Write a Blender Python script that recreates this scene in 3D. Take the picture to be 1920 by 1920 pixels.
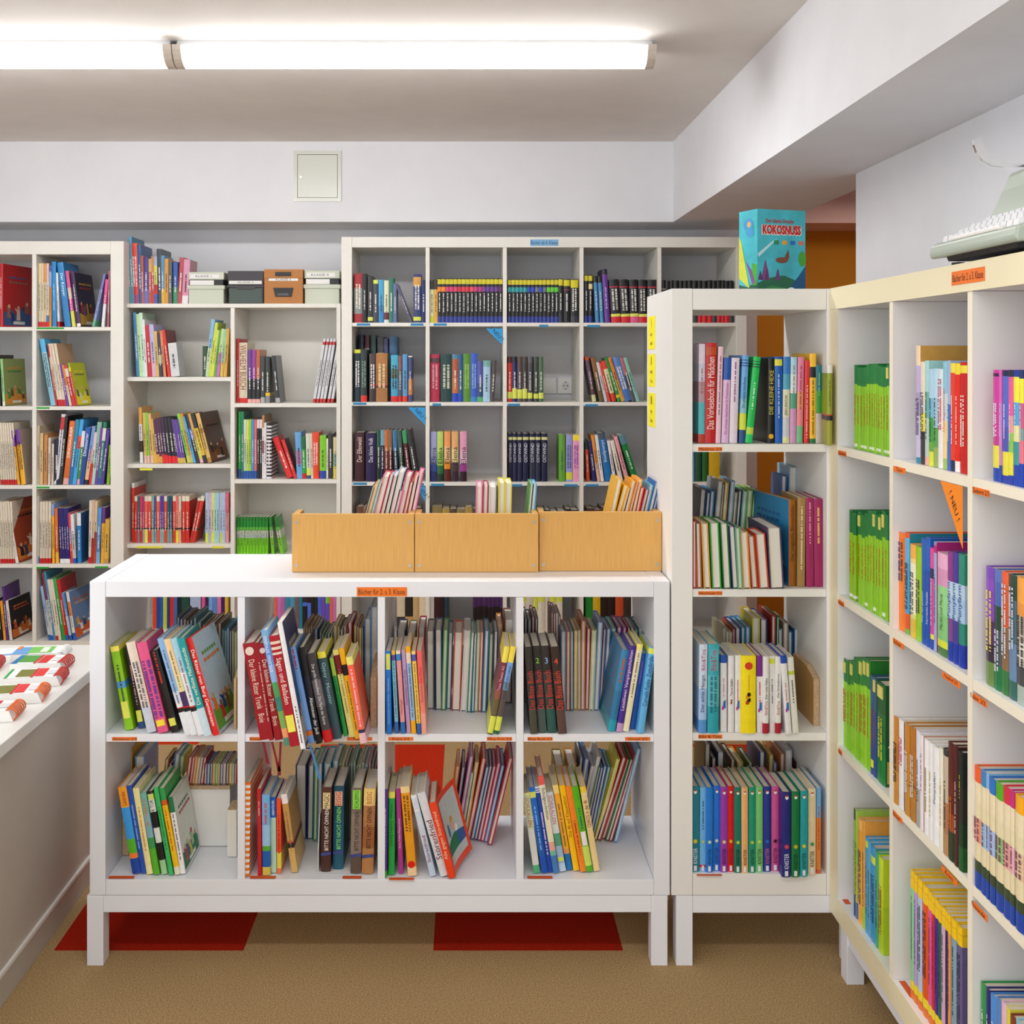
import bpy, math, random, colorsys
from mathutils import Matrix, Vector, Euler
random.seed(7)
C = bpy.context.scene.collection
SC = bpy.context.scene
for o in list(bpy.data.objects): bpy.data.objects.remove(o)

# ---------------------------------------------------------------- camera, world, lights, exposure
F, VX, VY, EYE = 2000.0, 875.0, 672.0, 1.56          # focal length in px, vanishing point, eye height
cd = bpy.data.cameras.new('camera'); cam = bpy.data.objects.new('camera', cd); C.objects.link(cam)
cam.location = (0, 0, EYE); cam.rotation_euler = (math.pi/2, 0, 0)
cd.sensor_width = 36; cd.lens = 36*F/1920; cd.shift_x = (960-VX)/1920; cd.shift_y = -(960-VY)/1920
cd.clip_start = .05; cd.clip_end = 60
SC.camera = cam
w = bpy.data.worlds.new('daylight'); SC.world = w; w.use_nodes = True
bg = w.node_tree.nodes['Background']; bg.inputs[0].default_value = (.93, .96, 1, 1); bg.inputs[1].default_value = .62
def area(name, loc, rot, sx, sy, power, col):
    l = bpy.data.lights.new(name, 'AREA'); l.shape = 'RECTANGLE'; l.size = sx; l.size_y = sy; l.energy = power; l.color = col
    o = bpy.data.objects.new(name, l); C.objects.link(o); o.location = loc; o.rotation_euler = rot
area('lamp_row_light', (-.3, 1.0, 2.5), (0, 0, 0), 3.2, .14, 24, (1, .985, .96))
area('rear_lamp_row_light', (-.3, -1.3, 2.5), (0, 0, 0), 3.2, .14, 28, (1, .985, .96))
area('window_light', (-1.0, -2.9, 1.7), (math.radians(88), 0, 0), 3.0, 1.5, 35, (.88, .94, 1))
area('side_window_light', (-3.4, .9, 1.6), (0, math.radians(-90), 0), 1.3, 3.6, 46, (.9, .95, 1))
area('passage_light', (2.3, 5.3, 2.45), (0, 0, 0), .6, .6, 7, (1, .9, .8))
SC.view_settings.view_transform = 'Standard'; SC.view_settings.look = 'None'
SC.view_settings.exposure = 0.06; SC.view_settings.gamma = 1; SC.view_settings.use_curve_mapping = False

# ---------------------------------------------------------------- helpers
def lin(h, a=1):
    if len(h) in (3, 4): h = ''.join(c*2 for c in h[:3])
    v = [int(h[i:i+2], 16)/255 for i in (0, 2, 4)]
    return tuple((x/12.92 if x <= .04045 else ((x+.055)/1.055)**2.4) for x in v)+(a,)
def px(x, y, d): return (x-VX)*d/F, EYE+(VY-y)*d/F
def X(x, d): return (x-VX)*d/F
def Zp(y, d): return EYE+(VY-y)*d/F

def mat(name, col, rough=.5, bump=0, bscale=200, var=.03, vscale=6, spec=.5, metal=0, emit=0, stretch=None):
    m = bpy.data.materials.new(name); m.use_nodes = True; nt = m.node_tree; b = nt.nodes['Principled BSDF']
    c = lin(col) if isinstance(col, str) else col
    b.inputs['Roughness'].default_value = rough; b.inputs['Metallic'].default_value = metal
    b.inputs['Specular IOR Level'].default_value = spec
    tc = nt.nodes.new('ShaderNodeTexCoord'); mp = nt.nodes.new('ShaderNodeMapping')
    if stretch: mp.inputs['Scale'].default_value = stretch
    nt.links.new(tc.outputs['Object'], mp.inputs[0])
    n = nt.nodes.new('ShaderNodeTexNoise'); n.inputs['Scale'].default_value = vscale; n.inputs['Detail'].default_value = 4
    nt.links.new(mp.outputs[0], n.inputs['Vector'])
    r = nt.nodes.new('ShaderNodeMapRange'); r.inputs[1].default_value = .3; r.inputs[2].default_value = .7
    r.inputs[3].default_value = 1-var; r.inputs[4].default_value = 1+var
    nt.links.new(n.outputs[0], r.inputs[0])
    mx = nt.nodes.new('ShaderNodeVectorMath'); mx.operation = 'SCALE'; mx.inputs[0].default_value = c[:3]
    nt.links.new(r.outputs[0], mx.inputs['Scale']); nt.links.new(mx.outputs[0], b.inputs['Base Color'])
    if bump:
        n2 = nt.nodes.new('ShaderNodeTexNoise'); n2.inputs['Scale'].default_value = bscale; n2.inputs['Detail'].default_value = 3
        nt.links.new(tc.outputs['Object'], n2.inputs['Vector'])
        bp = nt.nodes.new('ShaderNodeBump'); bp.inputs['Strength'].default_value = bump; bp.inputs['Distance'].default_value = .002
        nt.links.new(n2.outputs[0], bp.inputs['Height']); nt.links.new(bp.outputs[0], b.inputs['Normal'])
    if emit:
        b.inputs['Emission Color'].default_value = c; b.inputs['Emission Strength'].default_value = emit
    return m
def attr_mat(name, rough, spec=.5, fine=0):
    m = bpy.data.materials.new(name); m.use_nodes = True; nt = m.node_tree; b = nt.nodes['Principled BSDF']
    a = nt.nodes.new('ShaderNodeAttribute'); a.attribute_name = 'Col'
    tc = nt.nodes.new('ShaderNodeTexCoord'); n = nt.nodes.new('ShaderNodeTexNoise')
    mp = nt.nodes.new('ShaderNodeMapping'); mp.inputs['Scale'].default_value = (1600, 1, 1) if fine else (60, 60, 60)
    nt.links.new(tc.outputs['Object'], mp.inputs[0]); nt.links.new(mp.outputs[0], n.inputs['Vector']); n.inputs['Scale'].default_value = 1
    r = nt.nodes.new('ShaderNodeMapRange'); r.inputs[1].default_value = .3; r.inputs[2].default_value = .7
    r.inputs[3].default_value = .84 if fine else .95; r.inputs[4].default_value = 1.04
    nt.links.new(n.outputs[0], r.inputs[0])
    mx = nt.nodes.new('ShaderNodeVectorMath'); mx.operation = 'SCALE'
    nt.links.new(a.outputs['Color'], mx.inputs[0]); nt.links.new(r.outputs[0], mx.inputs['Scale'])
    nt.links.new(mx.outputs[0], b.inputs['Base Color'])
    b.inputs['Roughness'].default_value = rough; b.inputs['Specular IOR Level'].default_value = spec
    return m

class MB:
    """collects shapes, one mesh"""
    def __init__(s): s.v = []; s.f = []; s.c = []
    def quad(s, a, b, c, d, col=None): s.poly([a, b, c, d], col)
    def poly(s, pts, col=None):
        i = len(s.v); s.v += [tuple(p) for p in pts]; s.f.append(tuple(range(i, i+len(pts)))); s.c.append(col)
    def box(s, x0, x1, y0, y1, z0, z1, col=None):
        i = len(s.v)
        s.v += [(x, y, z) for z in (z0, z1) for x, y in ((x0, y0), (x1, y0), (x1, y1), (x0, y1))]
        for f in ((3, 2, 1, 0), (4, 5, 6, 7), (0, 1, 5, 4), (1, 2, 6, 5), (2, 3, 7, 6), (3, 0, 4, 7)):
            s.f.append(tuple(i+k for k in f)); s.c.append(col)
        return s
    def prism(s, pts, axis, a0, a1, col=None):
        """2-D outline (u,v) extruded along axis 'x','y' or 'z' from a0 to a1"""
        mk = {'x': lambda u, v, a: (a, u, v), 'y': lambda u, v, a: (u, a, v), 'z': lambda u, v, a: (u, v, a)}[axis]
        i = len(s.v); n = len(pts)
        s.v += [mk(u, v, a0) for u, v in pts]+[mk(u, v, a1) for u, v in pts]
        s.f.append(tuple(i+k for k in range(n))); s.f.append(tuple(i+n+k for k in reversed(range(n)))); s.c += [col, col]
        for k in range(n):
            s.f.append((i+k, i+n+k, i+n+(k+1) % n, i+(k+1) % n)); s.c.append(col)
        return s
    def tube(s, pts, r, seg=8, col=None):
        pts = [Vector(p) for p in pts]; rings = []
        for k, p in enumerate(pts):
            t = (pts[min(k+1, len(pts)-1)]-pts[max(k-1, 0)]).normalized()
            a = t.cross(Vector((0, 0, 1)));  a = a if a.length > 1e-3 else t.cross(Vector((1, 0, 0)))
            a.normalize(); b = t.cross(a); i = len(s.v)
            s.v += [tuple(p+a*r*math.cos(q*2*math.pi/seg)+b*r*math.sin(q*2*math.pi/seg)) for q in range(seg)]; rings.append(i)
        for i, j in zip(rings, rings[1:]):
            for q in range(seg): s.f.append((i+q, i+(q+1) % seg, j+(q+1) % seg, j+q)); s.c.append(col)
        s.f.append(tuple(rings[0]+q for q in reversed(range(seg)))); s.f.append(tuple(rings[-1]+q for q in range(seg))); s.c += [col, col]
        return s
    def disc(s, c, r, axis='y', seg=16, rz=None, col=None):
        rz = rz or r
        if axis == 'y': p = [(c[0]+r*math.cos(a*2*math.pi/seg), c[1], c[2]+rz*math.sin(a*2*math.pi/seg)) for a in range(seg)]
        elif axis == 'x': p = [(c[0], c[1]+r*math.cos(a*2*math.pi/seg), c[2]+rz*math.sin(a*2*math.pi/seg)) for a in range(seg)]
        else: p = [(c[0]+r*math.cos(a*2*math.pi/seg), c[1]+rz*math.sin(a*2*math.pi/seg), c[2]) for a in range(seg)]
        s.poly(p, col); return s
    def add(s, o, M):
        i = len(s.v); s.v += [tuple(M @ Vector(p)) for p in o.v]; s.f += [tuple(i+k for k in f) for f in o.f]; s.c += o.c
    def mesh(s, name):
        me = bpy.data.meshes.new(name); me.from_pydata(s.v, [], s.f); 
        if any(c is not None for c in s.c):
            at = me.color_attributes.new('Col', 'FLOAT_COLOR', 'CORNER')
            buf = []
            for f, c in zip(s.f, s.c): buf += list(c or (.8, .8, .8, 1))*len(f)
            at.data.foreach_set('color', buf)
        me.update(); return me
    def build(s, name, m, parent=None, bevel=0):
        o = bpy.data.objects.new(name, s.mesh(name)); C.objects.link(o)
        if m: o.data.materials.append(m)
        if parent: o.parent = parent
        if bevel:
            b = o.modifiers.new('bevel', 'BEVEL'); b.width = bevel; b.segments = 2; b.limit_method = 'ANGLE'
        return o
def box(name, m, x0, x1, y0, y1, z0, z1, parent=None, bevel=0): return MB().box(x0, x1, y0, y1, z0, z1).build(name, m, parent, bevel)
def empty(name, loc=(0, 0, 0), rz=0):
    o = bpy.data.objects.new(name, None); C.objects.link(o); o.location = loc; o.rotation_euler = (0, 0, rz); o.empty_display_size = .05; return o
def tag(o, label, cat, group=None):
    o['label'] = label; o['category'] = cat
    if group: o['group'] = group
    return o
def structure(o): o['kind'] = 'structure'; return o
TM = {}
def tmat(col):
    if col not in TM: TM[col] = mat('ink_'+col, col, .6, var=.02)
    return TM[col]
def glyphs(s, size, shear=0, bold=0):
    cu = bpy.data.curves.new('lettering_curve', 'FONT'); cu.body = s; cu.size = size; cu.align_x = 'CENTER'; cu.align_y = 'CENTER'; cu.shear = shear; cu.resolution_u = 2; cu.offset = bold
    tmp = bpy.data.objects.new('lettering_curve', cu); me = bpy.data.meshes.new_from_object(tmp); bpy.data.objects.remove(tmp); bpy.data.curves.remove(cu); return me
def fitted(me, fit):
    xs = [v.co.x for v in me.vertices]; ys = [v.co.y for v in me.vertices]
    w_, h_ = max(xs)-min(xs), max(ys)-min(ys); sy = min(fit[1]/h_, fit[0]/(w_*.62)); sx = min(fit[0]/w_, sy*1.25)
    return Matrix.Diagonal((sx, sy, 1, 1)) @ Matrix.Translation((-(max(xs)+min(xs))/2, -(max(ys)+min(ys))/2, 0))
def text(name, s, size, col, parent, M, align='CENTER', shear=0, sx=1, fit=None, bold=0):
    me = glyphs(s, size, shear, bold); me.materials.append(tmat(col))
    if fit: me.transform(fitted(me, fit)); sx = 1
    o = bpy.data.objects.new(name, me); C.objects.link(o); o.parent = parent; o.matrix_local = M @ Matrix.Diagonal((sx, 1, 1, 1)); return o
def face_cam(x, y, z): return Matrix.Translation((x, y, z)) @ Matrix.Rotation(math.pi/2, 4, 'X')
def face_left(x, y, z): return Matrix.Translation((x, y, z)) @ Matrix(((0, 0, -1, 0), (-1, 0, 0, 0), (0, 1, 0, 0), (0, 0, 0, 1)))
UP = Matrix(((0, -1, 0, 0), (0, 0, -1, 0), (1, 0, 0, 0), (0, 0, 0, 1)))
DOWN = Matrix(((0, 1, 0, 0), (0, 0, -1, 0), (-1, 0, 0, 0), (0, 0, 0, 1)))

# ---------------------------------------------------------------- materials
M_low = mat('white_laminate', 'eef0f6', .35, var=.012)
M_mid = mat('ivory_laminate', 'efeeea', .38, var=.012)
M_old = mat('aged_laminate', 'eae7de', .42, var=.02)
M_right = mat('white_board', 'f1f0f0', .38, var=.012)
M_edge = mat('cream_edge', 'efe5c2', .4, var=.03, vscale=3)
M_edge2 = mat('pale_cream_edge', 'f3ecd8', .4, var=.03, vscale=3)
M_leg = mat('white_paint', 'f1f3fa', .4, var=.01)
M_wall = mat('white_wall_paint', 'e8e8ec', .85, .25, 900, .02)
M_ceil = mat('ceiling_paint', 'e6e1dc', .9, .2, 700, .025)
M_pink = mat('pink_wall_paint', 'e0bcb4', .85, .2, 900)
M_orange = mat('orange_wall_paint', 'd08a14', .8, .2, 900)
M_counter = mat('grey_counter_top', 'deddd9', .4, var=.02)
M_panel = mat('taupe_panel', 'c0b8ae', .55, .1, 500, .03)
M_chip = mat('chipboard', 'c8ab88', .8, .4, 350, .22, 160)
M_ply = mat('plywood_face', 'c89a58', .5, var=.1, vscale=10, stretch=(12, 12, 1))
M_oak = mat('oak_veneer', 'd9a557', .42, var=.09, vscale=11, stretch=(34, 34, 1.2))
M_metal = mat('white_enamel', 'd9dcd2', .22, var=.01)
M_steel = mat('steel', 'b8b8b4', .3, metal=1, var=.02)
M_chrome = mat('chrome', 'e8e8e8', .08, metal=1, var=.01)
M_dark = mat('black_plastic', '1c1c1d', .45)
M_lamp = mat('lamp_diffuser', 'ffffff', .4, emit=1)
def prismatic(m):                                    # the ribbed diffuser sends most of its light down
    nt = m.node_tree; N = nt.nodes.new; L = nt.links.new; g = N('ShaderNodeNewGeometry'); s = N('ShaderNodeSeparateXYZ'); L(g.outputs['Normal'], s.inputs[0])
    k = N('ShaderNodeMapRange'); k.inputs[1].default_value = .05; k.inputs[2].default_value = -.45; k.inputs[3].default_value = 3.0; k.inputs[4].default_value = 25.0
    L(s.outputs['Z'], k.inputs[0]); L(k.outputs[0], nt.nodes['Principled BSDF'].inputs['Emission Strength'])
prismatic(M_lamp)
M_lampbody = mat('lamp_housing', 'e6e8ea', .4)
M_cap = mat('lamp_end_cap', 'cfc4b8', .5)
M_cover = attr_mat('printed_cover', .33, .45)
M_pages = attr_mat('paper_pages', .85, .2, 1)
M_print = attr_mat('printed_paper', .55, .3)
M_white = mat('white_plastic', 'eceae6', .35)
M_fabric = mat('ribbon_cloth', '7d1020', .7)
M_fabricb = mat('blue_ribbon_cloth', '4a82b8', .7)

# carpet
def carpet():
    m = bpy.data.materials.new('loop_carpet'); m.use_nodes = True; nt = m.node_tree; b = nt.nodes['Principled BSDF']; N = nt.nodes.new; L = nt.links.new
    tc = N('ShaderNodeTexCoord'); a = N('ShaderNodeAttribute'); a.attribute_name = 'Col'
    n = N('ShaderNodeTexNoise'); n.inputs['Scale'].default_value = 290; n.inputs['Detail'].default_value = 5; n.inputs['Roughness'].default_value = .75
    L(tc.outputs['Object'], n.inputs['Vector'])
    r = N('ShaderNodeMapRange'); r.inputs[1].default_value = .32; r.inputs[2].default_value = .68; r.inputs[3].default_value = .3; r.inputs[4].default_value = 1.75
    L(n.outputs[0], r.inputs[0])
    s = N('ShaderNodeVectorMath'); s.operation = 'SCALE'; L(a.outputs['Color'], s.inputs[0]); L(r.outputs[0], s.inputs['Scale']); L(s.outputs[0], b.inputs['Base Color'])
    bp = N('ShaderNodeBump'); bp.inputs['Strength'].default_value = .7; bp.inputs['Distance'].default_value = .004
    L(n.outputs[0], bp.inputs['Height']); L(bp.outputs[0], b.inputs['Normal']); b.inputs['Roughness'].default_value = .95; b.inputs['Specular IOR Level'].default_value = .1
    return m
M_carpet = carpet()

# ---------------------------------------------------------------- setting
DW = 5.40                                            # back wall
ZC, ZS = 2.593, 2.21                                 # ceiling, soffit
fl = MB(); T = lambda i: -1.588+.5*i
red = {(1, 2.81): 'b0240e', (3, 2.81): 'b0240e', (2, 3.81): 'c83214', (0, 4.31): 'cc3c16', (5, 3.81): 'c83214', (4, 4.81): 'c83214'}
for i in range(-4, 12):
    for j in range(-13, 10):
        y = round(2.81+.5*j, 2)
        fl.quad((T(i), y, 0), (T(i)+.5, y, 0), (T(i)+.5, y+.5, 0), (T(i), y+.5, 0), lin(red.get((i, y), 'b89a6e')))
structure(fl.build('floor', M_carpet))
structure(box('ceiling', M_ceil, -3.6, .985, -3.2, 5.08, ZC, ZC+.1))
structure(box('wall_back', M_wall, -3.6, 1.47, DW, DW+.12, 0, ZS))
structure(box('beam_back', M_wall, -3.6, 1.1, 5.08, DW+.12, ZS, ZC+.1))
structure(box('beam_right', M_wall, .985, 1.5, -3.2, 5.08, ZS, ZC+.1))
structure(box('beam_passage', M_wall, 1.1, 1.5, 5.08, 6.3, ZS, ZC+.1))
structure(box('wall_right', M_wall, 1.372, 1.5, -3.2, 3.76, 0, ZS))
structure(box('wall_left', M_wall, -3.72, -3.6, -3.2, DW, 0, ZC))
# passage beyond the right wall: pink head wall with a recess, orange wall behind
structure(box('wall_passage', M_pink, 1.5, 3.6, 6.0, 6.12, 2.322, 3.1))
structure(box('trim_passage', M_pink, 1.5, 3.6, 6.12, 6.38, 2.322, 2.42))
structure(box('wall_orange', M_orange, .6, 3.6, 6.38, 6.5, 0, 2.5))
structure(box('wall_passage_side', M_pink, 3.6, 3.7, 3.6, 6.5, 0, 3.1))
structure(box('ceiling_passage', M_pink, 1.5, 3.6, 3.6, 6.2, 3.1, 3.2))
structure(box('wall_passage_near', M_pink, 1.5, 3.6, 3.5, 3.6, 0, 3.1))
structure(box('wall_light_block', M_pink, 1.3, 1.36, 5.52, 6.38, 0, 2.6))  # unseen wall, added to keep world light from leaking into the passage
# ---------------------------------------------------------------- ceiling lamps
def lamp(x0, x1, label, caps):
    yc, r = 3.50, .062; t = empty('ceiling_lamp', ((x0+x1)/2, yc, ZC)); tag(t, label, 'lamp', 'linear ceiling lamps')
    hx = (x1-x0)/2
    h = MB().prism([(-.034, 0), (.034, 0), (.05, -.022), (-.05, -.022)], 'x', -hx+.01, hx-.01); h.build('housing', M_lampbody, t)
    prof = [(r*math.cos(a), -.022-.058*math.sin(a)) for a in [math.pi*k/12 for k in range(13)]]
    MB().prism(prof, 'x', -hx+.028, hx-.028).build('diffuser', M_lamp, t, 0)
    big = [(1.05*r*math.cos(a), -.021-.061*math.sin(a)) for a in [math.pi*k/12 for k in range(13)]]
    for sx in (-1, 1):
        a, b = sorted((sx*(hx-.028), sx*hx)); MB().prism(big, 'x', a, b).build('end_cap', M_cap, t)
    return t
lamp(-2.50, -.953, 'lit linear ceiling lamp cut off by the left edge of the picture', 1)
lamp(-.950, .612, 'lit linear ceiling lamp shown whole, over the low bookcase', 1)

# ---------------------------------------------------------------- access panel and wall socket
d = 5.08; ax0, az1 = px(551, 283, d); ax1, az0 = px(640, 378, d)
t = empty('access_panel', ((ax0+ax1)/2, d, (az0+az1)/2)); tag(t, 'square cream metal access panel set in the white beam', 'access panel')
hw, hh = (ax1-ax0)/2, (az1-az0)/2; m = MB(); e = .017
m.box(-hw, hw, -.006, 0, hh-e, hh); m.box(-hw, hw, -.006, 0, -hh, -hh+e); m.box(-hw, -hw+e, -.006, 0, -hh+e, hh-e); m.box(hw-e, hw, -.006, 0, -hh+e, hh-e)
m.build('frame', M_metal, t)
box('gap_shade', M_dark, -hw+e-.001, hw-e+.001, -.0004, -.0001, -hh+e-.001, hh-e+.001, t)  # flat black sheet standing in for the shade in the door gap
box('door', M_metal, -hw+e+.002, hw-e-.002, -.0045, -.0005, -hh+e+.002, hh-e-.002, t, .001)
MB().prism([(-hw+.034+.006*math.cos(a*math.pi/8), -.005+.007*math.sin(a*math.pi/8)) for a in range(16)], 'y', -.008, -.0045).build('lock', M_steel, t)
d = DW; sx, sz = px(1060, 723, d)
t = empty('wall_socket', (sx, d, sz)); tag(t, 'white double wall socket with one blank plate, behind the empty back shelf space', 'socket')
for k, dx in enumerate((-.086, 0)):
    box('plate', M_white, dx-.04, dx+.04, -.012, -.001, -.04, .04, t, .002)
m = MB(); ring = [(.021*math.cos(a*math.pi/10), .021*math.sin(a*math.pi/10)) for a in range(20)]
m.prism(ring, 'y', -.0128, -.0118); m.build('socket_insert', mat('socket_insert_white', 'd8d6d2', .4), t)
m = MB()
for dx in (-.009, .009): m.disc((dx, -.0131, 0), .003)
m.box(-.003, .003, -.0134, -.0128, .016, .02); m.box(-.003, .003, -.0134, -.0128, -.02, -.016); m.build('contact_holes', M_dark, t)

# ---------------------------------------------------------------- bookcases
def case(name, label, d0, depth, x0, x1, z0, z1, th, divs, dth, shelves, sth, m, back=None, sides_full=True):
    """grid bookcase facing the camera; divs: left edges of the dividers, shelves: top heights of the boards"""
    t = empty(name, ((x0+x1)/2, d0, z0)); tag(t, label, 'bookcase')
    cx = (x0+x1)/2; A, B = x0-cx, x1-cx; H = z1-z0; g = .0006
    box('side_panel', m, A, A+th, 0, depth, 0, H, t, .0015); box('side_panel', m, B-th, B, 0, depth, 0, H, t, .0015)
    box('top_panel', m, A+th+g, B-th-g, .0006, depth, H-th, H-.0004, t, .001); box('bottom_panel', m, A+th+g, B-th-g, .0006, depth, .0004, th, t, .001)
    edges = [A+th]+[q for dv in divs for q in (dv-cx, dv-cx+dth)]+[B-th]
    for dv in divs: box('divider', m, dv-cx, dv-cx+dth, .003, depth-.003, th+g, H-th-g, t)
    for k in range(0, len(edges), 2):
        for s in shelves if not isinstance(shelves[0], (list, tuple)) else shelves[k//2]:
            box('shelf', m, edges[k]+g, edges[k+1]-g, .004, depth-.004, s-z0-sth, s-z0, t)
    if back: box('back_panel', back, A+.004, B-.004, depth+.0005, depth+.006, .01, H-.01, t)
    return t
def on_case(t, x, y, z): return (x-t.location.x, y-t.location.y, z-t.location.z)
def strip(t, x0, x1, y0, y1, d, col, s='', ink='2a1208', off=0.0008, name='shelf_label'):
    """paper label stuck on a front edge at depth d (px box)"""
    a, z1 = px(x0, y0, d); b, z0 = px(x1, y1, d); l = on_case(t, 0, d, 0)
    o = MB().box(a+l[0], b+l[0], l[1]-off, l[1]-.0001, z0+l[2], z1+l[2]).build(name, tmat(col), t)
    if s:
        h = z1-z0; tx = text('lettering', s, .02, ink, o, face_cam((a+b)/2+l[0], l[1]-off-.0003, (z0+z1)/2+l[2]), fit=((b-a)*.93, h*.74))
    return o
D0 = 2.74
Xl = lambda x: X(x, D0); Zl = lambda y: Zp(y, D0)
# low bookcase
ZT = Zl(1090); ZM = Zl(1377); ZB = Zl(1648)
low = case('low_bookcase', 'low white eight-compartment bookcase on a white leg frame in the foreground', D0, .385, Xl(168), Xl(1256), Zl(1679), ZT, .0405,
           [Xl(445), Xl(708), Xl(968)], .0185, [ZM], .020, M_low)
def legframe(t, x0, x1, ztop, zrail, dep, legs, lw=.042, y0=.0):
    lx = lambda x: x-t.location.x; z = -t.location.z
    for a, b in ((y0, y0+.045), (dep-.045, dep)):
        for q in legs: box('leg', M_leg, lx(q), lx(q)+lw, a, b, z, z+ztop-.001, t, .001)
        box('rail', M_leg, lx(legs[0])+lw+.0005, lx(legs[-1])-.0005, a+.002, b-.002, z+zrail, z+ztop-.001, t)
    for q in (legs[0], legs[-1]): box('rail', M_leg, lx(q)+.004, lx(q)+lw-.004, y0+.046, dep-.046, z+zrail, z+ztop-.001, t)
legframe(low, 0, 0, Zl(1679), Zl(1711), .385, [Xl(163), Xl(1221)])
strip(low, 669, 763, 1101, 1118, D0, 'f47a1a', 'Bücher für 2. u 3. Klasse')
for a, b, s in ((210, 257, 'Abenteuer 2/3'), (468, 490, 'Ritter'), (651, 698, 'Sagen 2/3'), (728, 775, 'Franz 2/3'), (913, 960, 'Mira-Trio 2/3'), (989, 1036, 'Böse Buch 2/3'), (1172, 1219, 'Grusel 2/3')):
    strip(low, a, b, 1382, 1388.5, D0+.004, 'f0761c', s)
def floor_strip(t, x0, x1, y, z, col='d8561c'):
    d1 = F*(EYE-z)/(y+2.2-VY); d0 = F*(EYE-z)/(y-2.2-VY); l = on_case(t, 0, 0, z)
    MB().box(X(x0, d1)+l[0], X(x1, d1)+l[0], d1+l[1], d0+l[1], l[2]+.0002, l[2]+.0009).build('shelf_label', tmat(col), t)
for a, b in ((202, 250), (468, 516), (642, 677), (729, 776), (989, 1036)): floor_strip(low, a, b, 1645+(3 if a == 729 else 0), ZB)
# the back shelf of the lower row stands on raised boards
for x0, x1, lab in ((349, 444.5, 'first'),):
    pass
# tall narrow bookcase
S1, S2, S3, S4 = Zl(833), Zl(1105), Zl(1375), Zl(1640)
mid = case('narrow_bookcase', 'narrow tall ivory bookcase with four open shelves, right of the low bookcase', D0, .372, Xl(1259), Xl(1590), Zl(1679), Zl(541), .0545, [], .02, [S1, S2, S3], .020, M_mid)
legframe(mid, 0, 0, Zl(1679), Zl(1712), .372, [Xl(1268), .972])
for y, s in ((843, 'Mädchen 2/3'), (1113, 'Abenteuer 2/3'), (1382, 'Bibi & Tina')): strip(mid, 1309, 1354, y-4.5, y+2.5, D0+.004, 'f0761c', s)
floor_strip(mid, 1307, 1354, 1640, S4)
# yellow reading-level notes on its side
l = (-mid.location.x, -mid.location.y, -mid.location.z); xs = Xl(1259)
for (ya, yb, sa, sb, sc) in ((593, 655, 'I', 'kurz', 'leicht'), (664, 725, 'II', 'mittel', 'Text'), (737, 800, 'III', 'lang', 'Texte')):
    y0, y1 = 2.975, 3.085; dm = 3.03; z1, z0 = Zp(ya, dm), Zp(yb, dm)
    o = MB().box(xs+l[0]-.0012, xs+l[0]-.0002, y0+l[1], y1+l[1], z0+l[2], z1+l[2]).build('level_note', tmat('f4ea10'), mid)
    zc = (z0+z1)/2
    for s, q, f in ((sa, .026, .034), (sb, -.004, .016), (sc, -.03, .016)):
        text('lettering', s, f, '222222', o, face_left(xs+l[0]-.0016, (y0+y1)/2+l[1], zc+q+l[2]))
# right bookcase: seen from its open front, runs towards the camera
RX = .933; S3R = .587; S4R = Zl(1706)+.0545
def right_case():
    t = empty('side_bookcase', (RX, D0-.001, Zl(1706))); tag(t, 'large white bookcase with cream front edges along the right wall', 'bookcase')
    dep, L, z0, H = .385, 1.50, Zl(1706), Zl(541)-Zl(1706); th = .0545; g = .0006
    def slab(name, ya, yb, za, zb, xa=0, xb=dep):     # board with a cream front edging strip
        o = box(name, M_right, xa+.0012, xb, ya, yb, za, zb, t)
        box('front_edge', M_edge if name in ('top_panel', 'side_panel', 'bottom_panel') else M_edge2, xa, xa+.0011, ya, yb, za, zb, o); return o
    slab('side_panel', -th, 0, 0, H-th-.0006); slab('side_panel', -L, -L+th, 0, H-th-.0006)
    slab('top_panel', -L, 0, H-th, H)
    slab('bottom_panel', -L+th+g, -th-g, 0, th)
    dv = [2.359, 1.991, 1.623]; ed = [-th]
    for q in dv: a = q-(D0-.001); slab('divider', a-.019, a, th+g, H-th-g, .002); ed += [a, a-.019]
    ed.append(-L+th)
    for k in range(0, len(ed), 2):
        for s in (S1, S2, S3R): slab('shelf', ed[k+1]+g, ed[k]-g, s-z0-.020, s-z0, .003)
    box('back_panel', M_right, dep+.0005, dep+.006, -L+.004, -.004, .01, H-.01, t)
    for ya in (-.083, -L+.02):
        for xa in (.014, dep-.05): box('leg', M_leg, xa, xa+.043, ya, ya+.043, -z0, -.001, t, .001)
    for xa in (.018, dep-.048): box('rail', M_leg, xa, xa+.036, -L+.066, -.0835, Zl(1741)-z0, -.001, t)
    return t
rc = right_case()
def rstrip(x0, x1, yc, hz, s, col='f0761c', x=RX, big=False):
    """orange label on a front edge of the right bookcase: pixel columns, pixel row of its centre"""
    d1 = F*x/(x0-VX); d2 = F*x/(x1-VX); dm = (d1+d2)/2; z = Zp(yc, F*x/((x0+x1)/2-VX))
    l = (-rc.location.x, -rc.location.y, -rc.location.z); q = x-.0009
    o = MB().box(q+l[0], x-.0002+l[0], d2+l[1], d1+l[1], z-hz/2+l[2], z+hz/2+l[2]).build('shelf_label', tmat(col), rc)
    if s: text('lettering', s, .02, '3a1406', o, face_left(q-.0003+l[0], dm+l[1], z+l[2]), fit=(abs(d1-d2)*.93, hz*.72))
rstrip(1785, 1847, 518, .026, 'Bücher für 2. u 3. Klasse')
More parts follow.
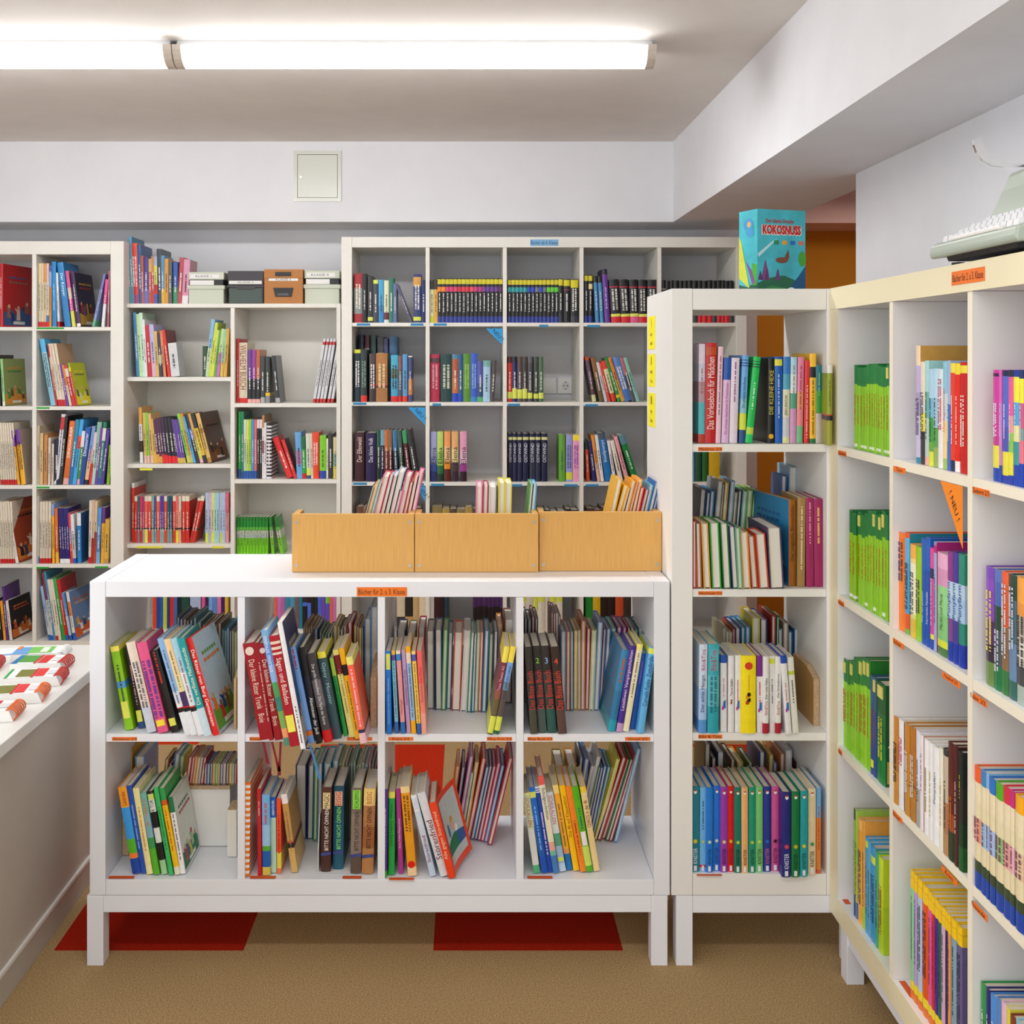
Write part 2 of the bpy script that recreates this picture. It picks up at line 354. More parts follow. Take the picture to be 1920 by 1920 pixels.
for a, b, y, s in ((1571, 1587, 850, 'Baumhaus'), (1676, 1698, 881, 'Tiere'), (1823, 1856, 922, 'Zauberei 2/3'), (1566, 1583, 1129, 'Baumhaus'), (1672, 1695, 1206, 'Schule'), (1767, 1801, 1275, 'Ponyhof 2/3'), (1818, 1851, 1311, 'Eulen 2/3'), (1563, 1579, 1405, 'Baumhaus'), (1671, 1692, 1530, 'Rätsel'), (1766, 1795, 1642, 'Krimi'), (1819, 1852, 1706, 'Freunde')):
    rstrip(a, b, y, .012, s, x=RX+.003)
for y in (1684, 1855):
    dd = F*(EYE-S4R)/(y-VY); l = (-rc.location.x, -rc.location.y, -rc.location.z)
    MB().box(RX+.012+l[0], RX+.026+l[0], dd-.03+l[1], dd+.03+l[1], S4R+l[2]+.0002, S4R+l[2]+.0009).build('shelf_label', tmat('d8561c'), rc)
def new_flag_right():
    l = (-rc.location.x, -rc.location.y, -rc.location.z); x = RX+.004
    y1, y0 = F*x/(1764-VX), F*x/(1806-VX); z1 = Zl(833)-.021; z0 = z1-.118
    m = MB().prism([(y1+l[1], z1+l[2]), (y0+l[1]+.001, z1+l[2]), (y0+l[1]+.001, z0+l[2])], 'x', x+l[0]-.0008, x+l[0]-.0001)
    o = m.build('new_flag', tmat('f58a1a'), rc)
    M = Matrix.Translation((x+l[0]-.0013, y0+.035+l[1], z1-.042+l[2])) @ Matrix(((0, 0, -1, 0), (-1, 0, 0, 0), (0, 1, 0, 0), (0, 0, 0, 1))) @ Matrix.Rotation(-.95, 4, 'Z')
    text('lettering', '! NEU !', .021, '2a1208', o, M)
new_flag_right()

# back bookcases
DB = 4.98
Xb = lambda x: X(x, DB); Zb = lambda y: Zp(y, DB)
bs = [Zb(y) for y in (605, 754, 904, 1054, 1203)]
big = case('grid_bookcase', 'big square-grid ivory bookcase against the back wall, twenty-five open compartments', DB, .39, Xb(640), Xb(1400), Zb(1372), Zb(444), .0495,
           [Xb(x) for x in (798, 943, 1087, 1233)], .018, bs, .017, M_old)
for a, b, y in ((669, 694, 608.5), (770, 794, 608.5), (813, 838, 608.5), (1011, 1028, 611), (1101, 1125, 611.5), (662, 687, 757), (811, 827, 758.5), (952, 975, 759), (1097, 1121, 760), (662, 688, 907), (785, 795, 908), (808, 833, 909), (959, 979, 910), (1058, 1083, 910), (1098, 1122, 910)):
    strip(big, a, b, y-2.2, y+2.2, DB+.004, '2f87b8')
strip(big, 994, 1047, 449, 461, DB, '7fb4dd', 'Bücher ab 4. Klasse', '1d4a80')
def new_flag(x0, x1, y0, y1):
    a, z1 = px(x0, y0, DB); b, z0 = px(x1, y1, DB); l = on_case(big, 0, DB, 0)
    o = MB().prism([(a+l[0], z1+l[2]), (b+l[0], z1+l[2]), (b+l[0], z0+l[2])], 'y', l[1]-.0009, l[1]-.0001).build('new_flag', tmat('2f9fe0'), big)
    text('lettering', '! NEU !', .026, '10243a', o, face_cam(a+(b-a)*.66+l[0], l[1]-.0013, z1-(z1-z0)*.33+l[2]) @ Matrix.Rotation(-.8, 4, 'Z'))
new_flag(911, 942, 616, 647); new_flag(765, 797, 764, 797); new_flag(783, 797, 912, 942)
left = case('square_bookcase', 'ivory square-grid bookcase at the left edge of the picture, behind the counter', DB, .39, Xb(-232), Xb(232), Zb(1372), Zb(452), .0618, [Xb(-77), Xb(60)], .019, [Zb(y) for y in (613, 762, 910, 1058, 1203)], .017, M_old)
for a, b, y in ((69, 120, 615.5), (68, 93, 765), (67, 93, 914), (67, 92, 1064.5), (178, 203, 1063.5)): strip(left, a, b, y-1.6, y+1.6, DB+.004, '22a32e')
DG = 5.03; Xg = lambda x: X(x, DG); Zg = lambda y: Zp(y, DG)
gls = [[Zg(y) for y in (707, 870, 1020, 1182)], [Zg(y) for y in (756, 899, 1042, 1182)]]
grey = case('shelf_unit', 'lower grey-white shelf unit with two columns, carrying storage boxes on top', DG, .32, Xg(229), Xg(638.5), Zg(1372), Zg(569), .0195, [Xg(432)], .019, gls, .019, M_old, M_old)
for a, b, y in ((262, 286, 880), (256, 305, 1026), (398, 420, 1026)): strip(grey, a, b, y-2, y+2, DG+.004, 'e4e23a')

# ---------------------------------------------------------------- counter
def counter():
    t = empty('counter', (-1.1, 2.0, 0)); tag(t, 'pale grey counter with a taupe front panel at the left edge', 'counter')
    y0, y1 = -1.2, 1.37
    box('worktop', M_counter, -1.3, .008, y0, y1, .622, .655, t, .002)
    box('front_panel', M_panel, -.05, -.022, y0, y1-.02, .085, .6215, t)
    box('end_panel', M_panel, -1.28, -.051, y1-.05, y1-.02, .085, .6215, t)
    box('plinth', mat('plinth_grey', 'bdb7ac', .5), -.05, -.018, y0, y1-.02, .001, .075, t)
    box('plinth_strip', M_white, -.05, -.014, y0, y1-.02, .0755, .0845, t)
counter()
# ---------------------------------------------------------------- wooden bins on the low bookcase
def bin_(x0, x1, yt, yb, label):
    db = F*(EYE-ZT)/(yb-VY); a, zt = px(x0, yt, db); b, _ = px(x1, yt, db); H = zt-ZT; W = b-a
    t = empty('book_bin', ((a+b)/2, db, ZT)); tag(t, label, 'wooden bin', 'oak veneer bins on the low bookcase')
    W2 = W/2-.0006; dp = .21
    box('front_board', M_oak, -W2, W2, 0, .016, .0005, H, t, .001)
    for s in (-1, 1):
        u0, u1 = sorted((s*W2, s*(W2-.015)))
        MB().prism([(.0165, .0005), (dp, .0005), (dp, H*.55), (.10, H-.002), (.0165, H-.002)], 'x', u0, u1).build('side_board', M_oak, t)
    box('back_board', M_oak, -W2+.016, W2-.016, dp-.014, dp-.001, .0005, H*.5, t)
    box('base_board', M_oak, -W2+.016, W2-.016, .017, dp-.015, .0005, .01, t)
    for sx in (-1, 1):
        for z in (.018, H-.022):
            m = MB().prism([(sx*(W2-.012)+.0042*math.cos(q*math.pi/6), z+.0042*math.sin(q*math.pi/6)) for q in range(12)], 'y', -.0012, -.0001)
            s = m.build('screw', M_steel, t)
    return t
bin_(547, 777, 964, 1073, 'oak-coloured wooden bin furthest left, holding pink and white books')
bin_(777.5, 1010, 963.5, 1073, 'middle oak-coloured wooden bin, holding yellow and pink books')
bin_(1010.5, 1241, 960, 1071, 'oak-coloured wooden bin furthest right, holding yellow, red and blue books')

# ---------------------------------------------------------------- storage boxes
def lidbox(x0, x1, y0, y1, label, s):
    d = 5.06; a, z1 = px(x0, y0, d); b, z0 = px(x1, y1, d); z0 = Zg(569)+.0005
    t = empty('storage_box', ((a+b)/2, d, z0)); tag(t, label, 'storage box', 'boxes on top of the grey shelf unit'); W = (b-a)/2; H = z1-z0
    g = mat('box_green_grey', 'ccd1bf', .55); k = MB()
    i = .006
    k.box(-W+i, W-i, .006, .25, .0, H*.46); k.build('body', g, t)
    box('lid_rim', g, -W, W, 0, .256, H*.462, H*.58, t, .001)
    box('label_band', M_dark, -W+.008, W-.008, .004, .25, H*.582, H*.76, t)
    box('lid', g, -W+.004, W-.004, .002, .254, H*.762, H, t, .002)
    box('paper_card', M_white, -W+.012, W*.42, .0024, .0038, H*.59, H*.74, t)
    p = box('paper_label', M_white, -W+.014, W*.72, .0002, .0018, H*.80, H*.93, t)
    text('lettering', s, H*.09, '333333', p, face_cam(-.01, -.0004, H*.865), sx=1.5)
lidbox(351, 421, 510, 568, 'grey-green lidded box marked as class one, next to the books', 'KLASSE 1')
lidbox(569, 638, 507, 567, 'grey-green lidded box marked as class four, at the right end', 'KLASSE 4')
def blackbox():
    d = 5.06; a, z1 = px(427, 508, d); b, z0 = px(494, 567, d); z0 = Zg(569)+.0005; W = (b-a)/2; H = z1-z0
    t = empty('storage_box', ((a+b)/2, d, z0)); tag(t, 'black plastic card box with a dark green front', 'storage box', 'boxes on top of the grey shelf unit')
    bk = mat('box_black', '38333a', .4)
    box('body', bk, -W+.004, W-.002, .008, .25, 0, H*.5, t); box('front_plate', mat('box_slate_green', '46544e', .5), -W+.006, W-.006, .002, .0079, .004, H*.47, t)
    MB().prism([(-W-.006, H*.5), (W, H*.5), (W, H*.56), (-W-.006, H*.56)], 'y', 0, .255).build('lid_rim', bk, t)
    m = MB().prism([(-W*.45, H*.44), (W*.45, H*.44), (W*.55, H*.499), (-W*.55, H*.499)], 'y', -.003, .0019); m.build('catch', bk, t)
    box('lid', bk, -W, W, .002, .252, H*.562, H, t, .002)
    p = box('paper_label', M_white, -W+.006, W-.008, .0, .0018, H*.6, H*.7, t); text('lettering', 'KLASSE 2', H*.08, '333333', p, face_cam(0, -.0004, H*.65), sx=1.5)
def brownbox():
    d = 5.05; a, z1 = px(495, 505, d); b, z0 = px(568, 567, d); z0 = Zg(569)+.0005; W = (b-a)/2-.001; H = z1-z0
    t = empty('storage_box', ((a+b)/2, d, z0)); tag(t, 'orange-brown cardboard box with a black grip, marked as class three', 'storage box', 'boxes on top of the grey shelf unit')
    br = mat('box_brown', 'b8793c', .6, var=.05)
    box('body', br, -W, W, 0, .26, 0, H*.74, t); box('lid', br, -W-.0008, W+.0008, -.001, .262, H*.745, H, t)
    MB().prism([(-W*.52, H*.46), (W*.52, H*.46), (W*.42, H*.2), (-W*.42, H*.2)], 'y', -.004, -.0002).build('grip_plate', M_dark, t)
    box('grip', mat('grip_grey', '55585c', .5), -W*.3, W*.3, -.009, -.0042, H*.22, H*.3, t, .001)
    box('name_holder', M_dark, -W*.42, W*.4, -.005, -.0012, H*.8, H*.92, t)
    p = box('paper_label', M_white, -W*.76, W*.76, -.0024, -.0012, H*.66, H*.735, t); text('lettering', 'KLASSE 3', H*.075, '333333', p, face_cam(0, -.0028, H*.698), sx=1.5)
blackbox(); brownbox()

# ---------------------------------------------------------------- slipcase on the narrow bookcase
def slipcase():
    zt = Zl(541); d = 2.95; cxx = X(1420, d); H = .234
    t = empty('slipcase', (cxx, d, zt+.0005), 0); tag(t, 'turquoise illustrated book slipcase with red title, standing on the narrow bookcase', 'slipcase')
    s = F/d; wl = .115; wr = .13
    # the two visible walls meet in the vertical edge facing the camera
    x_l, x_r = X(1386, d+.075)-cxx, X(1510, d+.045)-cxx
    P0, P1, P2 = Vector((0, 0)), Vector((x_r, .045)), Vector((x_l, .075)); P3 = P1+P2
    body = MB(); up = lambda p, z: (p.x, p.y, z)
    top = [P2, P0, P1, P3]
    body.prism([tuple(p) for p in top], 'z', 0, H); body.build('case', mat('slipcase_turquoise', '3fb6c4', .4, var=.22, vscale=14), t)
    def on(P, Q, u, z, e):
        dd = Q-P; n = Vector((dd.y, -dd.x)).normalized(); p = P+dd*u+n*e; return (p.x, p.y, z*H)
    def shape(m, P, Q, pts, col, e=.0006): m.poly([on(P, Q, u, z, e) for u, z in pts], lin(col))
    m = MB()
    ell = lambda cx, cz, a, b, n=18, k=0: [(cx+a*math.cos(q*2*math.pi/n), cz+b*math.sin(q*2*math.pi/n)*(1+k*math.cos(3*q))) for q in range(n)]
    R = (P0, P1); L = (P2, P0)
    shape(m, *R, [(0, .0), (1, .0), (1, .2), (.8, .16), (.55, .22), (.2, .18), (0, .12)], '2c6a4c', .0005)
    shape(m, *R, [(.05, .0), (.6, .0), (.58, .07), (.3, .1), (.12, .05)], '3f8a50', .0008)
    shape(m, *R, [(.62, 0), (1, 0), (1, .34), (.86, .22), (.7, .1)], '245a86', .0007)
    for q, wd, hh, c in ((.16, .16, .38, '7a4a80'), (.2, .1, .3, '8f5690'), (.42, .12, .28, '6a4574'), (.06, .1, .25, '553860')):
        shape(m, *R, [(q-wd/2, .16), (q+wd/2, .16), (q+wd*.12, hh), (q-wd*.05, hh+.02)], c, .001)
    shape(m, *R, ell(.93, .42, .08, .09), '4aa33a', .0009)
    shape(m, *R, ell(.70, .04, .085, .04), 'e6ecf0', .0012)
    shape(m, *R, ell(.5, .40, .13, .035), '7a4a34', .001); shape(m, *R, [(.55, .42), (.64, .53), (.66, .44), (.62, .39)], '7a4a34', .0011)
    shape(m, *R, [(.0, .47), (.3, .62), (.42, .66), (.3, .59), (.03, .43)], 'b8e2e8', .0008)
    for k, c in enumerate(('2c8a5a', 'e8a040', '2f6fc0', 'e07060')): shape(m, *R, [(.34+.17*k, .585), (.44+.17*k, .585), (.44+.17*k, .635), (.34+.17*k, .635)], c, .001)
    shape(m, *L, [(0, 0), (1, 0), (1, .16), (.5, .08), (0, .12)], '2c5a48', .0005)
    shape(m, *L, [(.0, .7), (.12, .64), (.58, .07), (.45, .09), (.0, .2)], 'c8d048', .0008)
    shape(m, *L, [(.38, .40), (.7, .28), (.92, .12), (.72, .12)], '7f5088', .0009); shape(m, *L, [(.75, .1), (.98, .1), (.98, .34), (.7, .37)], '4aa33a', .0007)
    shape(m, *L, ell(.52, .83, .26, .075), '4a9ad0', .0008); shape(m, *L, ell(.56, .83, .1, .035), 'd8b070', .001); shape(m, *L, ell(.62, .73, .2, .05), '4a9ad0', .0009)
    m.build('case_print', M_print, t)
    dd = P1-P0; ang = math.atan2(dd.y, dd.x); n = Vector((dd.y, -dd.x)).normalized()
    def tx(s, u, z, w_, h_, col, e=.0016, bold=0):
        p = P0+dd*u+n*e; text('title', s, .03, col, t, Matrix.Translation((p.x, p.y, z*H)) @ Matrix.Rotation(ang, 4, 'Z') @ Matrix.Rotation(math.pi/2, 4, 'X'), fit=(w_, h_), bold=bold)
    LW = dd.length; tx('Der kleine Drache', .46, .865, LW*.58, .012, 'b01414', bold=.0006); tx('KOKOSNUSS', .5, .76, LW*.8, .027, 'c01414', bold=.0016); tx('KOKOSNUSS', .5, .757, LW*.83, .030, 'f4e8e0', .0012, .0032)
slipcase()

# ---------------------------------------------------------------- typewriter on the right bookcase
def typewriter():
    zt = Zl(541)+.0005; t = empty('typewriter', (.918, 2.12, zt), 0); tag(t, 'grey-green portable typewriter on top of the right bookcase', 'typewriter')
    body = mat('typewriter_green', 'a9b5a8', .35, var=.02); W = .335
    # local: x runs into the shelf, the width runs towards the camera along -y
    def prof(pts, name, m, a, b, bev=.005): return MB().prism(pts, 'y', -b, -a).build(name, m, t, bev)
    prof([(.018, .0085), (.30, .0085), (.30, .03), (.010, .03)], 'underside', M_dark, .045, W-.03, .002)
    prof([(.004, .016), (.0, .024), (.004, .043), (.03, .052), (.13, .060), (.31, .062), (.31, .022), (.035, .020)], 'lower_shell', body, 0, W)
    prof([(.112, .095), (.138, .150), (.152, .184), (.185, .195), (.30, .19), (.31, .063), (.13, .061)], 'upper_shell', body, .012, W-.012, .008)
    m = MB()
    for r in range(4):
        for c in range(13):
            y = -.026-.0225*c-.006*(r % 2); x = .03+.027*r; z = .0535+.0125*r
            if y < -W+.022: continue
            m.prism([(x-.0095, z-.006), (x+.0095, z-.002), (x+.0075, z+.010), (x-.0075, z+.006)], 'y', y-.0088, y+.0088)
    m.build('keyboard', mat('key_white', 'e6e6ea', .35), t)
    box('space_bar', M_white, .006, .016, -W+.07, -.075, .0445, .052, t, .002)
    for y in (-.03, -W+.03):
        for x in (.045, .28): MB().prism([(x+.012*math.cos(a*math.pi/6), y+.012*math.sin(a*math.pi/6)) for a in range(12)], 'z', 0, .0078).build('foot', M_dark, t)
    MB().tube([(.245, -W+.004, .205), (.245, -.004, .205)], .019, 14).build('platen', M_dark, t)
    for y in (-W-.016, .0): MB().tube([(.245, y, .205), (.245, y+.016, .205)], .021, 14).build('platen_knob', M_dark, t)
    m = MB(); path = [(.205, .198), (.165, .1975), (.135, .1985), (.112, .203), (.097, .213), (.088, .227), (.083, .241), (.080, .25)]
    hw = [.0025, .003, .004, .006, .008, .009, .009, .007]; L = []
    for k, ((x, z), h) in enumerate(zip(path, hw)):
        p, n_ = path[max(k-1, 0)], path[min(k+1, 7)]; dx, dz = n_[0]-p[0], n_[1]-p[1]; q = math.hypot(dx, dz)
        L.append(((x-dz/q*h, z+dx/q*h), (x+dz/q*h, z-dx/q*h)))
    m.prism([p for p, _ in L]+[p for _, p in reversed(L)], 'y', -.034, -.027)
    m.build('carriage_lever', M_chrome, t)
typewriter()

# ---------------------------------------------------------------- spiral-bound booklets on the counter
def booklet(cx, cy, rz, label, wire, art, L=.16, Wd=.088, lift=.0):
    t = empty('spiral_booklet', (cx, cy, .6555), rz); tag(t, label, 'booklet', 'spiral-bound booklets on the counter')
    H = .026
    MB().prism([(-L/2, 0), (L/2-.006, 0), (L/2-.016, H), (-L/2+.004, H+lift)], 'y', -Wd/2, Wd/2).build('page_stack', M_white, t)
    m = MB(); z = lambda u: H+.0006+lift*(1-u)
    def r(u0, u1, v0, v1, c, e=0): 
        f = lambda u, v: (-L/2+.004+u*(L-.02), -Wd/2+v*Wd, z(u)+e)
        m.quad(f(u0, v0), f(u1, v0), f(u1, v1), f(u0, v1), lin(c))
    r(0, 1, 0, 1, 'f4f4f2')
    for k, a in enumerate(art): r(*a[:4], a[4], .0004+.0002*k)
    m.build('cover_card', M_print, t)
    w_ = MB()
    for k in range(6):
        y = -Wd/2+.008+k*(Wd-.016)/5
        for o in (-.0015, .0015):
            w_.tube([(L/2-.016+.016*math.cos(a), y+o, H*.56+.0155*math.sin(a)) for a in [math.radians(q) for q in range(-70, 150, 22)]], .0017, 6)
    w_.build('spiral_wire', wire, t)
wr = mat('wire_red', 'b8302a', .3, metal=.3); wo = mat('wire_orange', 'd8682c', .3, metal=.3); ww = mat('wire_white', 'e8e8e8', .3)
CT = .655
def cpos(x, y): dd = F*(EYE-CT-.01)/(y-VY); return X(x, dd), dd
A1 = [(.0, .12, .0, 1, '2f78b0'), (.1, .45, .15, .95, '5a9a48'), (.45, .5, 0, 1, 'c03030'), (.52, .72, .05, .95, 'd03a3a'), (.76, .92, .3, .7, 'd8d8d8')]
A2 = [(.0, .06, .0, 1, '3aa04a'), (.2, .5, .1, .9, '7a7a3a'), (.5, .55, 0, 1, 'c83030'), (.56, .74, .1, .95, 'd84040'), (.78, .95, .3, .75, 'dcdcdc')]
A3 = [(.0, .35, .0, .9, '6aa0d8'), (.3, .8, .1, .9, '7ac060'), (.55, .7, .2, .8, 'e8f0e0'), (.02, .1, .6, 1, 'e8883a')]
for (x, y, rz, lab, wi, art, lf) in ((78, 1229, .12, 'booklet with a green cover and white spiral, farthest of the counter stack', ww, A3, 0), (80, 1247, .04, 'booklet with a blue corner and red spiral, lying in front of the green one', wr, A1, 0),
        (68, 1273, .14, 'booklet with a green corner and orange-red spiral near the counter edge', wr, A2, 0), (30, 1304, .16, 'booklet with red lettering and orange spiral, second nearest on the counter', wo, A2, 0),
        (-22, 1337, .1, 'booklet cut off by the left edge with bright orange spiral, nearest on the counter', wo, A1, 0), (-50, 1250, .2, 'booklet at the left edge showing only its red spiral', wr, A1, 0)):
    bx, by = cpos(x, y); booklet(bx, by, rz, lab, wi, art)
def leaflet():
    bx, by = cpos(15, 1219); t = MB(); t.box(-.09, .09, -.05, .05, 0, .0025, lin('f2f2f4')); t.quad((-.02, -.04, .0029), (.07, -.03, .0029), (.07, -.01, .0029), (-.02, -.02, .0029), lin('8aa8d8')); t.quad((-.08, -.04, .0029), (-.03, -.04, .0029), (-.03, .02, .0029), (-.08, .02, .0029), lin('9ab08a'))
    o = t.build('leaflet', M_print); o.location = (bx, by, CT+.0006); o.rotation_euler = (0, 0, .25); tag(o, 'white printed leaflet lying behind the spiral booklets on the counter', 'leaflet')
leaflet()

# ---------------------------------------------------------------- bookends and risers
def wedge(x0, x1, z, h, y0, y1, label, top=False):
    t = empty('bookend', ((x0+x1)/2, y0, z+.0005)); tag(t, label, 'bookend', 'chipboard bookends'); a = (x1-x0)/2; D = y1-y0
    MB().prism([(.0, 0), (D, 0), (D, h), (D*.35, h), (0, h*.86)], 'x', -a+.0015, a-.0015).build('chip_core', M_chip, t)
    for s in (-1, 1):
        u0, u1 = sorted((s*a, s*(a-.0014))); MB().prism([(.0, 0), (D, 0), (D, h), (D*.35, h), (0, h*.86)], 'x', u0, u1).build('veneer', M_ply, t)
def pz(x, d): return X(x, d)
wedge(pz(439, 2.78), pz(444, 2.78), ZM, .152, 2.775, 2.95, 'chipboard bookend behind the red adventure book in the first upper space')
wedge(pz(217, 2.86), pz(229, 2.86), ZM, .150, 2.87, 3.02, 'chipboard bookend at the left wall of the first upper space')
wedge(pz(467, 2.86), pz(480, 2.86), ZM, .152, 2.86, 3.02, 'chipboard bookend behind the dark red books of the second upper space')
wedge(pz(694, 2.78), pz(706, 2.78), ZM, .150, 2.79, 2.97, 'chipboard bookend at the right wall of the second upper space')
wedge(pz(1524, 2.80), pz(1535, 2.80), S3, .142, 2.795, 2.97, 'chipboard bookend with plywood faces on the third shelf of the narrow bookcase')
wedge(pz(1298.5, 2.86), pz(1305, 2.86), S3, .135, 2.86, 3.0, 'chipboard bookend at the left wall on the third shelf of the narrow bookcase')
wedge(pz(229, 2.87), pz(241, 2.87), ZB, .150, 2.87, 3.0, 'chipboard bookend behind the leaning books of the first lower space')
def riser():
    d = 2.925; a, z1 = px(346, 1473, d); b = X(444.5, d)-.02; z0 = ZB+.0005
    t = empty('riser', ((a+b)/2, d, z0)); tag(t, 'white riser board with chipboard top lifting the back row of books', 'riser')
    W = (b-a)/2; box('front_board', M_white, -W, W, 0, .012, 0, z1-z0-.0105, t); box('top_board', M_chip, -W, W, 0, .16, z1-z0-.010, z1-z0, t); box('back_board', M_white, -W, W, .148, .16, 0, z1-z0-.0105, t)
    return z1
ZR = riser()
def block():
    d = 2.862; a, z1 = px(426.5, 1518, d); b = X(444.5, d)-.0015
    t = empty('wooden_block', ((a+b)/2, d, ZB+.0005)); tag(t, 'pale box-shaped block with chipboard top beside the first divider, lower row', 'block'); W = (b-a)/2
    box('body', mat('block_cream', 'eeeadc', .5), -W, W, 0, .06, 0, z1-ZB-.002, t); box('top', M_chip, -W, W, 0, .06, z1-ZB-.0018, z1-ZB, t)
block()
def metal_end():
    d = 2.77; a, z1 = px(596, 1530, d); t = empty('metal_bookend', (a, d, ZB+.0005)); tag(t, 'thin white metal bookend left of the thick brown spine, lower row', 'bookend')
    MB().prism([(0, 0), (.12, 0), (.12, .14), (.03, .14), (0, .06)], 'x', 0, .0015).build('upright', M_white, t); box('foot', M_white, .0016, .085, .002, .11, 0, .001, t)
metal_end()
def metal_end2():
    d = 2.80; a, z1 = px(1127, 1160, d); t = empty('metal_bookend', (a, d, ZM+.0005)); tag(t, 'grey metal bookend left of the leaning blue books, fourth upper space', 'bookend')
    MB().prism([(0, 0), (.14, 0), (.14, .15), (.0, .13)], 'x', 0, .0015).build('upright', mat('bookend_grey', '8a8a88', .4), t); box('foot', mat('bookend_grey_foot', '8a8a88', .4), .0016, .01, .002, .11, 0, .001, t)
# ---------------------------------------------------------------- books
BOOKS = []                                            # one dict per book
def hx(c):
    c = c.strip(); return ''.join(q*2 for q in c) if len(c) == 3 else c
def bands(spec):
    if spec.startswith('~'):                          # ~colour,colour,n : stripes
        a, b, n = spec[1:].split(','); n = int(n); return [(hx((a, b)[k % 2]), k/n) for k in range(n)]
    out = []
    for k, tk in enumerate(spec.split()):
        c, _, f = tk.partition('@'); out.append((hx(c), float(f) if f else 0.0))
    return out
def opts(s):
    o = {}
    for p in s.split(';'):
        p = p.strip()
        if p:
            k, _, v = p.partition('='); o[k.strip()] = v if _ else True
    return o
def row(place, crop, Z, dm, txt, vf=1.0, dep=None, dflt='', side=False, group=None, gap=0, ext=None):
    ox, oy, k = crop; D = opts(dflt); rows = []
    def put(xb, yb, xt, yt, wd, spec, desc, o, ext=ext):
        x0, y0, x1, y1, wp = ox+xb/k, oy+yb/k, ox+xt/k, oy+yt/k, wd/k
        if not side and dm != 'y': ext = VY+(EYE-Z)*F/dm
        if ext and y0 != y1: x0, y0 = x1+(x0-x1)*(ext-y1)/(y0-y1), ext
        if side:
            Xp = dm; da = F*Xp/(x0-VX); db = F*Xp/(x0+wp-VX)
            t = max(da-db, .003); h = Zp(y1, da)-Z; th = 0; P = (Xp, da, Z+.0008); s = F/da
        else:
            d = F*(EYE-Z)/(y0-VY) if dm == 'y' else dm
            s = F/d; th = math.atan2(x1-x0, y0-y1); h = math.hypot(x1-x0, y0-y1)/s; t = wp*math.cos(th)/s
            P = (X(x0, d), d, Z+.0008+max(0, t*math.sin(th)))
        q = dict(D); q.update(o)
        rows.append(dict(P=P, h=h, t=max(t, .0025), th=th, bands=bands(spec), desc=desc, o=q, place=place, row=place, side=side, vf=vf*float(q.get('vf', 1)), x=x0,
                         area=wp*(y0-y1 if not side else h*s)*vf*float(q.get('vf', 1))+float(q.get('cv', 0)), dep=float(q.get('dep', dep or 0)), group=group or 'books, '+place))
    for ln in txt.strip().split('\n'):
        ln = ln.strip()
        if not ln: continue
        f = [p.strip() for p in ln.split('|')]; n = f[0].split(); o = opts(f[3]) if len(f) > 3 else {}
        if n[0] == '*':                               # * x1 x2 yb yt lean n | spec / spec ...
            x1, x2, yb, yt, ln_, cnt = [float(q) for q in n[1:]]; cnt = int(cnt); sp = [q.strip() for q in f[1].split('/')]
            ws = [random.uniform(.75, 1.25) for _ in range(cnt)]; S = sum(ws); x = x1
            vy = abs(yb-yt)*float(o.get('jit', .03))
            for j in range(cnt):
                wd = (x2-x1)*ws[j]/S; dy = random.uniform(-vy, vy)
                put(x, yb, x+ln_, yt+dy, wd*.97, sp[j % len(sp)], f[2] if len(f) > 2 else '', dict(o)); x += wd
        else:
            v = [float(q) for q in n]
            if len(v) == 4: xb, yb, yt, wd = v; xt = xb
            else: xb, yb, xt, yt, wd = v
            put(xb, yb, xt, yt, wd, f[1], f[2] if len(f) > 2 else '', o)
    BOOKS.extend(rows)

# ---- low bookcase, upper row
row('first upper space of the low bookcase', (180, 1110, 6.621), ZM, 'y', '''
362 1725 172 690 105 | 8bc81e fe6@0.0 8bc81e@.06 4d9ad0@.42 8bc81e@.5 | lime green paperback with yellow stickers at the far left end | k=.66-.86;w=.16
525 1700 350 700 80 | 251e24 2b4a80@.9 | thin black paperback beside the lime green one | k=.78-.92;tc=c99
635 1760 368 640 115 | ecdccb cfd6e4@.72 | thick cream paperback with a pale blue foot | tc=556
770 1765 497 645 130 | e95b8c | thick pink book with violet writing and yellow sticker | k=.86-.925;kc=fde23a;tc=6a3f9a;ts=.6;tr=.2-.84
935 1755 665 745 100 | 23201f | black book with red writing | k=.83-.92;tc=e03a2a;tr=.02-.4
1105 1790 757 590 80 | 8fbcea d6e2f0@.55 f2f0ee@.66 c22@.715 222@.725 eef0f4@.765 | sky blue paperback with a white foot, first of three alike | tc=667;tr=.12-.66
1180 1790 840 600 80 | fbd7a0 f0e0a8@.4 4a3060@.55 c22@.70 222@.715 eef0f4@.755 | peach paperback with a purple block and white foot | tc=775;tr=.12-.5
1265 1790 920 590 85 | a9d6ea e8eef2@.35 c22@.70 222@.715 eef0f4@.755 | pale blue paperback with a black band and white foot | tc=a66;tr=.2-.66
1345 1800 1000 590 95 | 1f9fa3 cfe4ee@.72 | teal paperback with a pale blue foot | tc=f4f4d8;ts=.45;tr=.1-.68;t=Die verflixte Mathestunde
1455 1795 1100 600 85 | e3241e | red spined book showing a pale blue picture cover | tc=fff;ts=.62;tr=.12-.9;t=Das Rätsel von Burg Gemeinsam;dn;cv=900;cc=b9d0dc;art=6aa03a,e07a2a,c23a2a,2a4a8a,8a5a3a;yaw=-6;w=.17
''', gap=1)
